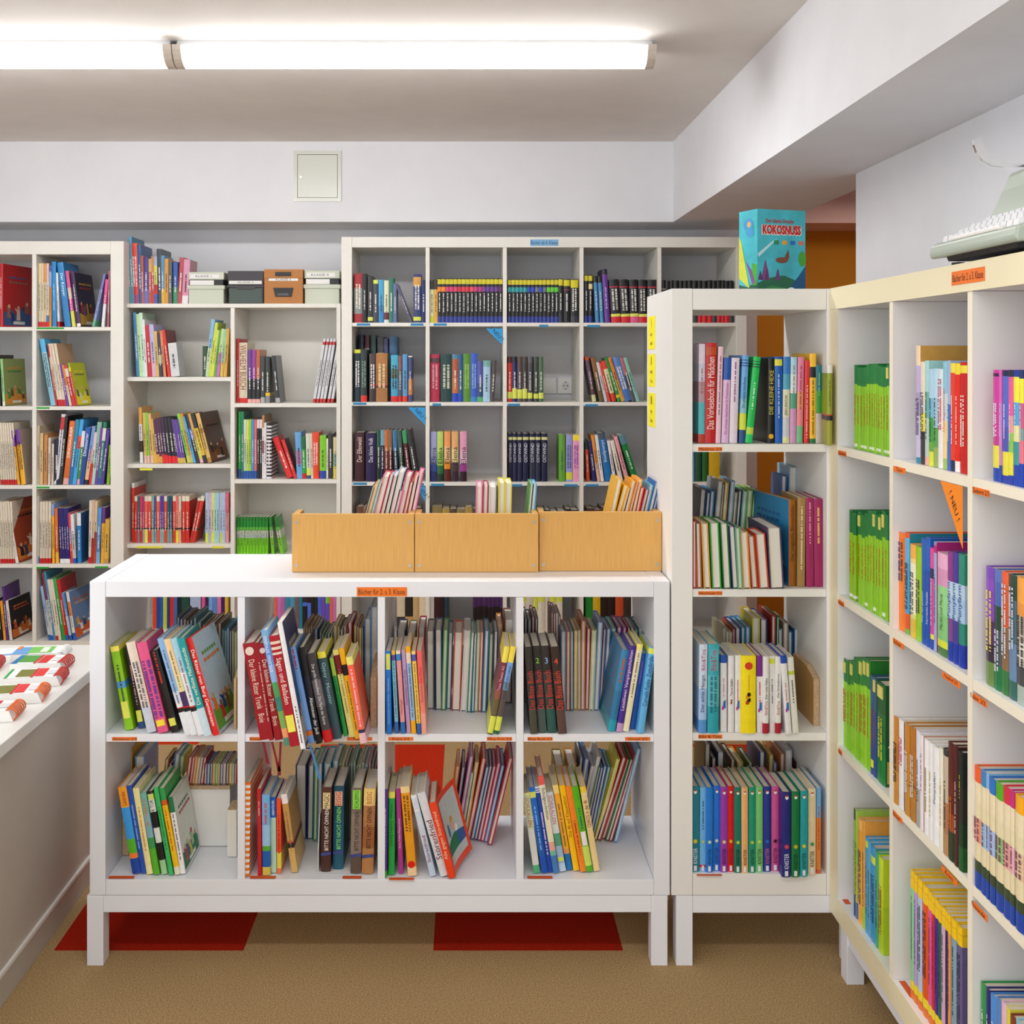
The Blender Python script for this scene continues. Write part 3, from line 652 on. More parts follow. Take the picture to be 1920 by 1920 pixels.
# ---- second upper
row('second upper space of the low bookcase', (440, 1110, 6.621), ZM, 'y', '''
315 1850 95 655 150 | a11826 | thick dark red book with cream lettering at the left end | tc=f4dcc8;ts=.46;tr=.17-.82;t=Der kleine Ritter Trenk   Boie;dn;disc=.08;ribbon=3
430 1850 240 640 52 | a11826 | thin dark red book between the two thick ones | tc=e8c0b0;tr=.2-.8;ts=.5;dn
500 1850 280 650 100 | a41a28 | dark red book beside the blue-green spine | tc=f4dcc8;ts=.5;tr=.17-.85;t=Der kleine Ritter Trenk   Boie;dn;disc=.075
620 1920 325 490 82 | 7ab4e0 6a9ae0@.12 8ab8ea@.3 4fa060@.45 2f8a78@.58 7fae5a@.7 f0a070@.85 4f8f78@.93 | blue-green tall paperback between red books | tc=eef;tr=.05-.36;ts=.55;t=minus minus;dn
690 1930 425 560 122 | b0182a f0d8c0@.05 b0182a@.075 f0d8c0@.10 b0182a@.125 f0d8c0@.15 b0182a@.17 | bright red thick book with cream bars and a yellow sticker | k=.72-.87;kc=f4ea5c;tc=fbe9d8;ts=.62;tr=.2-.62;t=Sagen und Balladen;dn
820 1960 527 390 64 | f2f2f4 | tall white book showing a navy and beige cover | tr=.66-.95;tc=333;ts=.4;cv=500;cc=26315e;art=b9ae98,b9ae98,8a6a40,5a7a90;w=.17
915 1890 678 700 78 | 76a6e6 4a70c0@.86 d07038@.87 6a9ae0@.92 | light blue book with a red name near its top | tc=c22848;tr=.02-.22;ts=.5;ribbonb=1
1010 1895 790 700 74 | 15151c 1e2030@.3 15151c@.6 | black book with white lettering low on the spine | tc=f0f0f0;ts=.66;tr=.52-.9;t=Abenteuer der Jedi;dn
1110 1880 885 780 108 | 403c42 6f6a70@.3 4a464a@.6 d01520@.865 | charcoal book with a bright red foot | tc=e8e8e8;tr=.12-.8;ts=.4;t=Der große Sammelband  Die Macht der Sterne;dn
1225 1840 1020 760 103 | f4ea4a 33505a@.07 3a5560@.1 | thick slate blue book with a yellow top sticker | tc=a8d8d8;ts=.5;tr=.12-.6;t=Gypsy · Monster;dn
1355 1800 1175 830 50 | a9d94e 2aa04c@.23 | green paperback with a lime top | tc=173
1425 1810 1215 730 72 | ece088 7a1d28@.06 ece088@.28 | pale yellow paperback with a dark red block | tc=a84
1500 1830 1290 710 64 | f8b81a 1a1a1a@.18 f8b81a@.30 | yellow paperback with a black block | tc=654;tr=.36-.9
1560 1890 1380 820 80 | f4ee80 ff6a50@.09 f5705a@.5 3a2a55@.84 f0c0c8@.88 | coral red book with a yellow top sticker, rightmost | tc=fcc;tr=.14-.8;ts=.5
''')
row('back row, second upper space of the low bookcase', (440, 1110, 6.621), ZM, 2.96, '''
* 850 1000 1480 445 0 5 | b0803a / 9a7038 / a87a40 / 8a6034 / 9a7444 |  | rev
975 1480 975 460 60 | 2a6a9a |  | rev
* 1050 1220 1480 510 0 5 | 555 / 2a8a50 / 777 / 2a7a48 / 3a6a5a |  | rev
* 1225 1420 1480 440 0 5 | c8a040 / b08838 / 3a5a50 / a06a40 / 8a5a40 |  | rev
1400 1480 1400 380 60 | b02030 |  | rev
* 1480 1600 1480 440 0 4 | d8a830 / 8a2a30 / ead03a / 443a60 |  | rev
1610 1480 1610 330 80 | 6a94c0 | tall pale blue book turned backwards at the right wall | rev
1690 1480 1690 180 90 | 7aa4d0 | tallest pale blue book turned backwards at the right wall | rev
''', vf=.3)
row('back row, first upper space of the low bookcase', (180, 1110, 6.621), ZM, 2.97, '''
* 1000 1250 1460 330 0 6 | 3a4048 / 2a5aa0 / 7a5030 / 555 / 3a3a50 / 2a6a78 |  | rev
* 1250 1560 1460 400 0 6 | 2a6a70 / 4a5a58 / 8a5a2a / 6a4a2a / a8743a / 7a5a3a |  | rev
* 1560 1750 1460 470 0 6 | 2a8a98 / 58a8c0 / 5aa0c8 / 444 / 777 / b8c060 |  | rev
''', vf=.3)
row('third upper space of the low bookcase', (700, 1110, 6.621), ZM, 'y', '''
165 1770 150 740 63 | 1c7ada | bright blue book at the left end | k=.03-.22;kc=dce660;tc=9cf;tr=.3-.9;ts=.4;t=Geschichten vom Franz   Nöstlinger
270 1760 222 735 45 | f8c84a 6a4aa0@.05 7fc4dc@.12 2f66b4@.86 | pale turquoise paperback with a blue foot | tc=357;tr=.14-.8
345 1765 278 735 55 | f8e8c8 3a90d0@.04 eca0a8@.12 2f74be@.86 | pink paperback with a blue foot | tc=b23;tr=.5-.84;ts=.5;t=Nöstlinger
415 1755 345 725 50 | c8a0cc | lilac paperback | tc=635;ts=.45;tr=.2-.7;t=Geschichten vom Franz
475 1765 398 685 58 | ffb414 f0e0c8@.07 9fc0e8@.19 ffb414@.85 | pale blue paperback with orange ends | tc=457;tr=.2-.8
545 1775 472 740 50 | fbd890 5a5ab0@.04 fbd05a@.12 2f66b4@.865 | yellow paperback with a blue foot | tc=854;tr=.15-.84
600 1770 535 735 62 | fb6a66 f88a7a@.4 f8a898@.75 | coral pink paperback leaning on the yellow one | tc=a33;ts=.4;tr=.15-.65;t=Geschichten vom Franz;tr=.2-.62
1415 1780 1630 690 68 | ffe95a 833543@.18 9a5a4a@.5 6f6440@.6 4a4438@.78 e0e85a@.79 2f5a3a@.985 | brown and yellow paperback leaning at the right side | tc=f0c8d0;tr=.22-.5;t=Tessa Theater AG
1490 1775 1705 690 72 | ffe95a 7fb0ea@.18 7090b0@.4 5f5450@.5 e0e85a@.8 2a6a4a@.96 | blue and yellow paperback leaning at the right side | tc=346;tr=.22-.6;t=Anna und der neue
''')
row('back row, third upper space of the low bookcase', (700, 1110, 6.621), ZM, 'y', '''
665 1460 660 480 92 | 6a6868 | thick grey book turned backwards, leftmost | rev
770 1470 765 465 85 | 1e4a78 | navy edged book turned backwards | rev
842 1475 870 470 58 | 2a9a4a | green edged book turned backwards | rev
902 1460 930 505 62 | 1c5a80 | blue edged book turned backwards | rev
970 1480 1005 500 108 | c8452a | thick red edged book turned backwards | rev
1080 1490 1130 475 78 | d8d8dc | thick white book turned backwards | rev
1160 1500 1210 500 50 | 2a8a70 | sea green edged book turned backwards | rev
1215 1500 1250 510 36 | 1c60a0 |  | rev
1250 1495 1285 500 45 | 9aa870 |  | rev
1297 1495 1330 495 40 | b8452f |  | rev
1340 1500 1380 480 60 | 1c74a8 | blue edged book turned backwards beside the leaning pair | rev
1405 1480 1435 520 60 | 3a6a38 |  | rev
1470 1480 1495 490 55 | 24265a |  | rev
''', vf=.8)
row('far layer, third upper space of the low bookcase', (700, 1110, 6.621), ZM, 2.985, '''
290 1450 290 480 110 | 2a3a60 |  | rev
405 1450 425 490 100 | 8a7a4a |  | rev
545 1450 555 440 90 | a8243a |  | rev
1530 1450 1540 405 60 | f09a20 |  | rev
1600 1450 1630 340 110 | 8a4a3a |  | rev
''', vf=.25)
row('fourth upper space of the low bookcase', (970, 1110, 6.621), ZM, 'y', '''
165 1770 90 690 90 | 302c2c 3a3836@.3 4a4a40@.72 | black book with red lettering at the left wall | tc=d8352a;ts=.62;tr=.28-.72;t=Das Böse Buch
265 1755 185 680 102 | 302c2c 3a3a38@.3 4a5a58@.72 | black book with a green numeral two | tc=d8353a;ts=.62;tr=.28-.72;t=Das Böse Buch;num=2;nc=8fd83a
380 1755 290 680 112 | 302c2c 38403c@.3 2a5a52@.72 | black book with a blue numeral three | tc=d8352a;ts=.62;tr=.28-.72;t=Das Böse Buch;num=3;nc=8fc0f4
510 1770 410 690 108 | 3a2826 4a302c@.3 5a4440@.72 | dark brown book with an orange numeral four | tc=e0402a;ts=.62;tr=.28-.72;t=Das Böse Buch;num=4;nc=f5582a
1125 1740 1300 735 90 | 3a88b8 2f7aa8@.5 22a0b4@.86 | sea blue paperback leaning right, first of the blue group | tc=c8603a;tr=.1-.4;ts=.6;w=.2;cc=24304a
1230 1745 1400 680 75 | 4a2f98 c89ad0@.9 | purple paperback leaning right | tc=fbe8f4;ts=.6;tr=.05-.75;t=Leselöwen Vampirgeschichten
1310 1740 1490 660 74 | fbf080 f6eec4@.06 | cream paperback with a yellow top leaning right | tc=765;ts=.42;tr=.1-.6
1400 1710 1545 770 58 | 2458b0 | thin royal blue paperback leaning right | tc=a6c;tr=.1-.4
1490 1765 1640 700 82 | 66b8ee eaf060@.01 66b8ee@.075 | sky blue book with blue lettering at the right wall | tc=1c3f80;ts=.6;tr=.1-.68;t=Cornelia Funke  Zottelkralle;cc=2a8a94
''')
row('back row, fourth upper space of the low bookcase', (970, 1110, 6.621), ZM, 'y', '''
545 1480 545 490 60 | 7a98b8 | grey-blue edged book turned backwards | rev
607 1480 610 490 50 | b85a2a | rust edged book turned backwards | rev
660 1480 660 485 38 | 24688a |  | rev
700 1470 705 480 48 | e0b838 | yellow edged book turned backwards | rev
750 1475 750 470 38 | b89a70 |  | rev
785 1475 795 360 55 | d0763a | tall orange edged book turned backwards | rev
840 1470 862 455 50 | b0223a | crimson edged book turned backwards | rev
888 1480 925 475 60 | cfd890 | pale green edged book turned backwards | rev
945 1480 1000 375 65 | 6f9ad0 | tall light blue edged book turned backwards | rev
1010 1450 1068 460 40 | 7a3a58 |  | rev
1050 1450 1110 460 55 | 2a78b8 |  | rev
1095 1440 1170 455 55 | 5ab0a8 |  | rev
1160 1440 1240 440 60 | 8a2a80 |  | rev;vf=.4
1230 1440 1310 450 50 | 9a2a88 |  | rev;vf=.3
1300 1440 1370 445 40 | b02848 |  | rev;vf=.2
* 1400 1600 1440 470 0 4 | 3a3a50 / 2a7a88 / 3a6a70 / d88a3a |  | rev;vf=.2
''', vf=.75)
row('far layer, fourth upper space of the low bookcase', (970, 1110, 6.621), ZM, 2.99, '''
* 90 260 1440 330 0 4 | 2a2a30 / 24304a / 8a2a2a / 3a3a3a |  | rev
* 420 540 1440 270 0 4 | 6a3a30 / a02a30 / c8c0b8 / 8a2a30 |  | rev
''', vf=.2)
# ---- lower row
row('first lower space of the low bookcase', (180, 1380, 6.621), ZB, 'y', '''
450 1720 268 650 104 | faa528 3aa0ea@.235 58b830@.6 f4853a@.765 1c4aa8@.825 | orange, blue and green striped paperback | tc=a52a18;ts=.55;tr=.05-.21;t=Leserabe
560 1715 375 625 66 | 2456b8 | royal blue paperback | tc=a8c8f0
630 1725 452 660 76 | f8eca8 | cream paperback | tc=e08a4a
715 1730 543 720 76 | 7ab8b0 86b8c8@.25 3fa05a@.55 5cb82e@.68 | teal to green paperback | tc=e8884a;tr=.08-.4;ts=.55
815 1725 630 700 72 | 2a2a28 d8e878@.03 f0f4e8@.1 1c1c1c@.25 eef0e8@.44 222@.62 a8d8a0@.83 | green, black and white football paperback | tc=1c1c1c;ts=.55;tr=.1-.42;t=TOR TOR TOR
905 1735 712 650 54 | 42c068 | bright green thin paperback | tc=173
980 1730 780 660 64 | 35a452 e8602a@.14 fcc81c@.2 f0ead0@.91 | yellow paperback with a green top and red square | tc=d03a2a;ts=.4
1050 1720 890 770 62 | 1f7a50 f4f4f6@.2 | white paperback showing a pale cover with a child in red | tc=445;ts=.42;tr=.22-.8;cv=900;cc=d8ddd0;art=2a7a58,b8434a,4a5a88,c8c850,a8c890;w=.15
''')
row('back row, first lower space of the low bookcase', (180, 1380, 6.621), ZB, 2.95, '''
360 1450 360 150 58 | 24307a | dark blue book turned backwards at the left wall | rev
422 1450 422 150 26 | d8a030 |  | rev
485 1450 485 255 118 | 6fa4dc | thick light blue book turned backwards | rev
''', vf=.4)
row('riser row, first lower space of the low bookcase', (180, 1380, 6.621), ZR, 'y', '''
* 1105 1330 612 265 45 6 | a8282a / c84a3a / d0702a / e8b048 / 9a9a9a / a8303a |  | rev
* 1335 1740 612 345 10 12 | 7a2a48 / 5a8ac0 / 2a2a2a / d89a48 / 7ab848 / d8c048 / 444a80 / c8a8b0 / 222 / e0a838 / 98c8a0 / a03038 |  | rev
''', vf=.7)
row('upper pile, riser row of the low bookcase', (180, 1380, 6.621), ZR, 2.99, '''
830 560 860 290 45 | e0a030 |  | rev
890 560 905 340 40 | 8a2030 |  | rev
940 560 980 230 70 | 5a98d0 |  | rev
1020 560 1040 250 60 | 9ab83a |  | rev
''', vf=.6)
row('second lower space of the low bookcase', (420, 1380, 6.4), ZB, 'y', '''
240 1690 255 560 62 | ~ee7a1c,f4ece4,33 | orange and white striped book at the left wall | nt;w=.17
405 1680 395 640 45 | c8202c | thin red paperback | tc=fcd;tr=.14-.3
460 1675 452 710 92 | 7ab8ea a0ccf0@.38 5cb03a@.64 1f62b8@.7 e0cc5a@.9 | light blue paperback with a sand foot | tc=d05a58;ts=.55;tr=.1-.36
565 1645 555 740 64 | 1f68c8 bfe0cc@.27 | mint paperback with a blue top | tc=fff;ts=.4;tr=.04-.24;t=ABENTEUER
635 1655 628 755 52 | f4512a f0d850@.72 f47a4a@.93 | orange-red paperback with a yellow foot | tc=922
810 1645 680 710 74 | f6f0f0 c99a52@.12 d8502a@.6 2a2424@.625 d8b068@.69 | tan paperback with a white top leaning left | tc=975
1160 1640 1175 625 118 | 55332a 4a2c26@.3 | thick dark brown hand-lettered book | tc=fbf6f0;ts=.42;tr=.25-.74;t=BITTE NICHT ÖFFNEN;pk=.06-.25;pkc=ecd59a;pt=MAGIC!;ptc=2a1a14;band=.79
1305 1610 1315 610 125 | 1f5068 225a72@.4 | thick teal hand-lettered book | tc=8ff46a;ts=.42;tr=.25-.75;t=BITTE NICHT ÖFFNEN;pk=.06-.23;pkc=e8b898;pt=EISIG;ptc=c8302a;band=.80
1515 1655 1530 635 128 | 7d6d62 8d7c70@.3 5f5048@.8 | thick taupe hand-lettered book | tc=221c1a;ts=.42;tr=.27-.73;t=BITTE NICHT ÖFFNEN;pk=.02-.24;pkc=8fe04a;pt=SCHLEIMIG;ptc=1f4a1a;band=.795
1650 1660 1680 640 138 | edca7a b4794a@.2 a06236@.45 b47e4c@.7 | thick tan hand-lettered book with a light top | tc=221c1a;ts=.42;tr=.22-.7;t=BITTE NICHT ÖFFNEN;pk=.03-.18;pkc=f0d27c;pt=BISSIG;ptc=b8402a;band=.80
''')
row('back row, second lower space of the low bookcase', (420, 1380, 6.4), ZB, 'y', '''
860 1235 860 350 128 | 3a3568 | thick book with purple covers turned backwards | rev
995 1245 1012 355 72 | 1f5080 | blue edged book turned backwards | rev
1068 1265 1085 340 45 | 3aa040 | green edged book turned backwards | rev
1115 1270 1130 330 50 | 6a88a8 |  | rev
1190 1250 1200 330 85 | 48a4c0 | turquoise edged book turned backwards | rev
1290 1250 1305 300 70 | 5aa0c0 |  | rev;vf=.3
* 1380 1830 1250 335 0 13 | 8a8040 / c0b840 / 444 / b8c048 / 4a6a90 / 5aa050 / 3a78a8 / d8c848 / 8a8a78 / 7ab0c8 / b04050 / 4a5a6a / a03038 |  | rev;vf=.2
''')
row('third lower space of the low bookcase', (700, 1380, 6.621), ZB, 'y', '''
112 1760 125 665 55 | 553090 38a838@.93 | thin violet paperback with a green foot | tc=cbe
185 1730 190 700 78 | e8ec60 2aa84a@.075 | green paperback with a yellow top sticker | tc=145a20;ts=.5;tr=.1-.7;t=David Henry Wilson
315 1715 278 660 57 | b03a92 | magenta paperback | tc=fde;ts=.42;tr=.2-.85;t=Anna Tüftel Plapperstein
430 1745 335 640 110 | fbdc9a efa01c@.07 fbd9a4@.9 | orange-yellow paperback with a red dot | tc=7a4a1a;ts=.42;tr=.1-.5;dot=.87
705 1750 462 750 76 | f0f0f4 d4deec@.2 c8d8ee@.6 | pale blue paperback leaning left | tc=8a2a3a;ts=.5;tr=.45-.88;t=Störenfried;pk=.03-.17;pkc=d8e0f0;pt=;ptc=222
835 1755 540 725 106 | dfe2e6 | thick white paperback with dark red lettering | tc=7a1c2a;ts=.6;tr=.33-.8;t=Störenfried
935 1780 690 845 92 | f0441c | orange-red paperback with its cover bent open | tc=fcd8b8;ts=.55;tr=.12-.75;t=Alle gegen Störenfried;cv=1500;flare=1;w=.15;cc=f04a22
''')
row('back row, third lower space of the low bookcase', (700, 1380, 6.621), ZB, 'y', '''
925 1290 1030 380 42 | e89038 | orange edged book leaning in the turned row | rev
975 1290 1100 390 42 | 4a3a78 |  | rev
1020 1290 1195 260 52 | b85aa0 | pink edged book leaning in the turned row | rev
1075 1290 1215 460 42 | a8c8b0 |  | rev
1105 1290 1265 330 48 | e8b030 | yellow edged book leaning in the turned row | rev
1150 1290 1350 285 55 | d83a30 | thick white book with a red corner, leaning in the turned row | rev
1210 1295 1400 390 40 | 5a88c0 |  | rev
1250 1300 1440 380 40 | 2a3a70 |  | rev
1290 1310 1485 380 42 | b8285a |  | rev
1330 1320 1540 345 45 | c82a5a | crimson edged book leaning in the turned row | rev
1375 1330 1590 375 40 | 5a98d8 | blue edged book leaning in the turned row | rev
1415 1365 1680 285 60 | c01c2a | white book with dark red covers turned backwards, rightmost | rev
''', vf=.8)
row('fourth lower space of the low bookcase', (960, 1380, 6.62), ZB, 'y', '''
270 1710 135 720 80 | f0f0a8 cfe0bc@.03 e4e8e4@.45 58c088@.9 | mint paperback with red and blue letters at the left wall | tc=d0582a;ts=.5;tr=.06-.42;t=SCHULALLEIN;dn
370 1710 208 650 74 | 1f78dc e0ec70@.05 1f70d0@.12 1f62c0@.4 1c58c0@.8 | bright blue paperback with a yellow top sticker | tc=9cf
440 1700 280 640 74 | eef@0 1c4aa8@.02 eef@.03 1c4aa8@.045 eef@.055 1c4aa8@.07 | dark blue paperback with white bars | tc=fde;ts=.4;tr=.3-.8
515 1710 320 510 72 | f4605a f4ecc8@.09 f0b0a0@.68 7ac0a8@.77 4a80c4@.82 | tall cream paperback with a red top | tc=243a70;ts=.62;tr=.12-.45;t=Schulgeschichten;dn
590 1690 425 710 84 | d0dcea dfe6ee@.2 5aa88a@.52 a8c4e4@.68 c8dcf0@.9 | pale blue paperback with red and blue letters | tc=d0502a;ts=.5;tr=.04-.4;t=SCHULALLEIN;dn;k=.82-.87;kc=dce85a
680 1670 500 620 74 | fbe088 fbb838@.1 f0a060@.75 1c78c0@.81 | amber paperback with a blue foot | tc=854
765 1680 585 625 74 | ffc818 | yellow paperback with brown lettering | tc=a4501a;ts=.5;tr=.12-.6;t=Die 4b auf Klassenfahrt
850 1695 665 635 73 | fa8a28 | orange paperback | tc=a23a10;tr=.4-.8
925 1695 740 640 84 | 5ab81c cfe868@.7 58b020@.93 | grass green paperback with a lime sticker | tc=235a8a;tr=.25-.5;pk=.53-.69;pkc=f8f0f0;pt=;ptc=c22
1015 1685 840 640 76 | fbd038 f6d898@.07 | cream-yellow paperback at the end of the leaning group | tc=7a2a1a;ts=.55;tr=.16-.48;t=CHAOS in der 4b
''')
row('back row, fourth lower space of the low bookcase', (960, 1380, 6.62), ZB, 'y', '''
760 1250 910 290 50 | 7a90d0 |  | rev;vf=.5
800 1250 985 375 48 | c8ccd8 |  | rev;vf=.5
840 1250 1060 260 45 | dcdcdc | tall white book leaning right in the turned row | rev
880 1260 1075 390 42 | 2a8a68 |  | rev
920 1265 1100 395 42 | 2a4a98 | blue edged book leaning right in the turned row | rev
955 1270 1140 380 46 | 1f5ab0 |  | rev
990 1275 1190 390 42 | 3a9aa8 | sea green edged book leaning right in the turned row | rev
1020 1290 1240 395 42 | b8b028 | olive yellow edged book leaning right in the turned row | rev
1020 1310 1300 290 45 | e8dc48 | yellow edged book leaning right in the turned row | rev
1050 1310 1370 280 58 | b0222a | thick white book with red covers leaning right | rev
1110 1290 1430 300 50 | c83a30 |  | rev
1160 1315 1470 300 45 | 2a7a3a | green edged book leaning right in the turned row | rev
1200 1320 1520 240 48 | a0202a | dark red edged book leaning right in the turned row | rev
1265 1330 1560 165 42 | 7fb4e4 | light blue edged book at the right end of the turned row | rev
''', vf=.75)
row('far layer, fourth lower space of the low bookcase', (960, 1380, 6.62), ZB, 3.0, '''
530 1200 530 360 120 | 8a7a30 |  | rev
680 1200 690 350 110 | c8882a |  | rev
* 780 900 1200 280 60 3 | 2a4a70 / 3a5a80 / 555a80 |  | rev
''', vf=.2)
# ---- narrow bookcase
row('top shelf of the narrow bookcase', (1270, 560, 6.4), S1, 2.765, '''
252 1742 262 545 74 | ecdff0 d8d8ec@.2 b89aa0@.38 c0a0b0@.5 58c4d0@.59 c8402a@.91 | tall white and turquoise book at the left wall | tc=c8505a;tr=.25-.5;ts=.4;w=.19;cc=3a4a3a
330 1742 345 535 128 | c81f22 c8502a@.04 c81f22@.12 | tall thick red book with white lettering | tc=fbf0e8;ts=.6;tr=.14-.86;t=Das Vorlesebuch für Mädchen
460 1740 495 580 58 | f0c8d8 | tall pale pink paperback | tc=845;tr=.1-.7
530 1742 565 712 84 | 2458b4 e4c0e4@.26 | pink paperback with a blue top | tc=b03a9a;ts=.34;tr=.3-.9;t=Die schönsten Geschichten für Prinzessinnen
625 1742 655 715 94 | eadcea | pale lilac paperback | tc=848;tr=.05-.5;ts=.35
740 1742 785 685 74 | 6fb0ea 2a5a9a@.05 6fb0ea@.06 2a5a9a@.08 6fb0ea@.095 2a5a9a@.11 6fb0ea@.125 8fc8e0@.5 dce84a@.66 2a5288@.85 | blue and yellow paperback leaning slightly right | tc=1c3560;ts=.5;tr=.25-.6;t=Die geheime Schulhexe
815 1742 920 705 84 | 1fc45a 12603a@.05 1fc45a@.06 12603a@.08 1fc45a@.095 12603a@.11 1fc45a@.125 c0e048@.82 1fd068@.9 | bright green book leaning right | tc=dfe;tr=.3-.6
1085 1735 1095 720 75 | 141414 | black book with pale lettering beside the gap | tc=d8cc4a;ts=.55;tr=.14-.66;t=DIE KLEINE HEXE;w=.2;dot=.92;dotc=e8b020
1175 1740 1170 705 90 | 1f60bc e6e44a@.025 1f60bc@.1 | blue paperback with a yellow top sticker | tc=cde;tr=.2-.7;ts=.35
1265 1742 1275 700 80 | 3a80d0 58a8c8@.2 e8e4c8@.38 d0d4dc@.7 e8e8a8@.93 | blue and cream paperback | tc=333;ts=.45;tr=.45-.68;t=JERRY SPINTOM
1352 1742 1365 705 73 | b0dcf0 d8ecf4@.2 5aa890@.42 d8a0d0@.6 | pale blue, green and lilac paperback | tc=c77;tr=.1-.4
1430 1742 1450 705 74 | ea8ab0 f0a080@.4 f09098@.6 7fc090@.8 | pink paperback with a green foot | tc=b44;tr=.1-.6
1520 1742 1535 745 58 | e5353a | thin red paperback | tc=fdd;tr=.3-.95
1590 1745 1592 660 74 | fbc832 222@.15 fbc832@.27 2a7a48@.95 | tall yellow paperback with a black block | tc=753;tr=.3-.9
1660 1742 1665 800 76 | 24788a 4aa048@.33 cfc4c4@.62 | teal and green paperback | tc=9c8;tr=.1-.4
''')
row('top shelf of the narrow bookcase', (1270, 560, 6.4), S1, 2.69, '''
1796 1780 1800 800 60 | f4f0e8 9aa830@.1 d8282a@.615 242024@.63 a4a438@.69 | tan and olive paperback sticking out at the right end | tc=7a6a2a;w=.085;yaw=-9;tr=.2-.5
''')
row('second shelf of the narrow bookcase', (1270, 840, 6.4), S2, 'y', '''
185 1690 185 880 44 | b8303a |  | rev;vf=.8
235 1690 215 905 62 | b0602a | narrow book with rust covers turned backwards, far left | rev
320 1692 285 905 82 | d8a04a | white-edged book with sand covers turned backwards | rev
420 1695 385 900 112 | 2a9a38 | thick cream-edged book with green covers turned backwards | rev
552 1697 510 905 95 | 1c6a2c | cream-edged book with dark green covers turned backwards | rev
660 1695 615 945 76 | 24386e | white-edged book with navy covers turned backwards | rev
728 1700 690 960 62 | 5aa878 | green and yellow edged book turned backwards | rev
790 1697 752 1010 92 | e8963a | orange-edged book turned backwards | rev
893 1690 845 1060 78 | b8562a | narrow cream-edged book turned backwards | rev
985 1697 935 1035 118 | c8452a | thick white-edged book with red covers turned backwards | rev
1115 1697 1075 960 165 | 55486a | thickest white-edged book with violet covers turned backwards | rev;w=.19
1340 1665 1340 630 90 | a8641c | brown-spined book showing a blue back cover | tc=4a2408;ts=.5;tr=.06-.7;t=Der magische Blumenladen;w=.24;yaw=9;ccl=2f86b8;cv=900;artl=2f6a98,2a5a88
1440 1670 1450 600 92 | a8854e | tan-spined tall book beside the brown one | tc=f0dcb0;ts=.45;tr=.1-.8
1550 1670 1545 605 90 | a22460 | magenta book with speckles, left of the pair | tc=e8a0c0;tr=.05-.5
1650 1670 1640 615 100 | a22460 | magenta book with speckles at the right wall | tc=f0c070;ts=.5;tr=.1-.5
''')
row('back row, second shelf of the narrow bookcase', (1270, 840, 6.4), S2, 2.985, '''
190 1650 280 500 70 | 484a58 | grey-covered book turned backwards in the far left corner | rev
262 1650 355 535 50 | 2a4a9a |  | rev
315 1650 400 520 50 | 3a98d0 | blue edged book turned backwards | rev
375 1650 490 400 65 | a8a8a4 | tall grey edged book turned backwards | rev
440 1650 545 430 30 | 333a30 |  | rev
475 1650 570 415 50 | e8b030 | yellow edged book turned backwards | rev
540 1650 645 400 52 | 8fb8d8 | pale blue edged book turned backwards | rev
600 1650 690 530 40 | 9a8a60 |  | rev
640 1650 735 515 45 | 163a58 | navy edged book turned backwards | rev
700 1650 790 520 55 | 80ccb0 | mint edged book turned backwards | rev
770 1650 850 510 55 | a0c860 | green edged book turned backwards | rev
840 1650 920 510 55 | b8dc98 | lime edged book turned backwards | rev
905 1650 980 530 65 | 24488a |  | rev
''', vf=.45)
row('top of the back row, second shelf of the narrow bookcase', (1270, 840, 6.4), S2, 2.99, '''
1210 1600 1250 335 65 | 4a70b0 | blue and red edged book turned backwards | rev;w=.1
1320 1600 1345 225 95 | a0c4dc | tall pale blue book turned backwards | rev;w=.12
''', vf=.35)
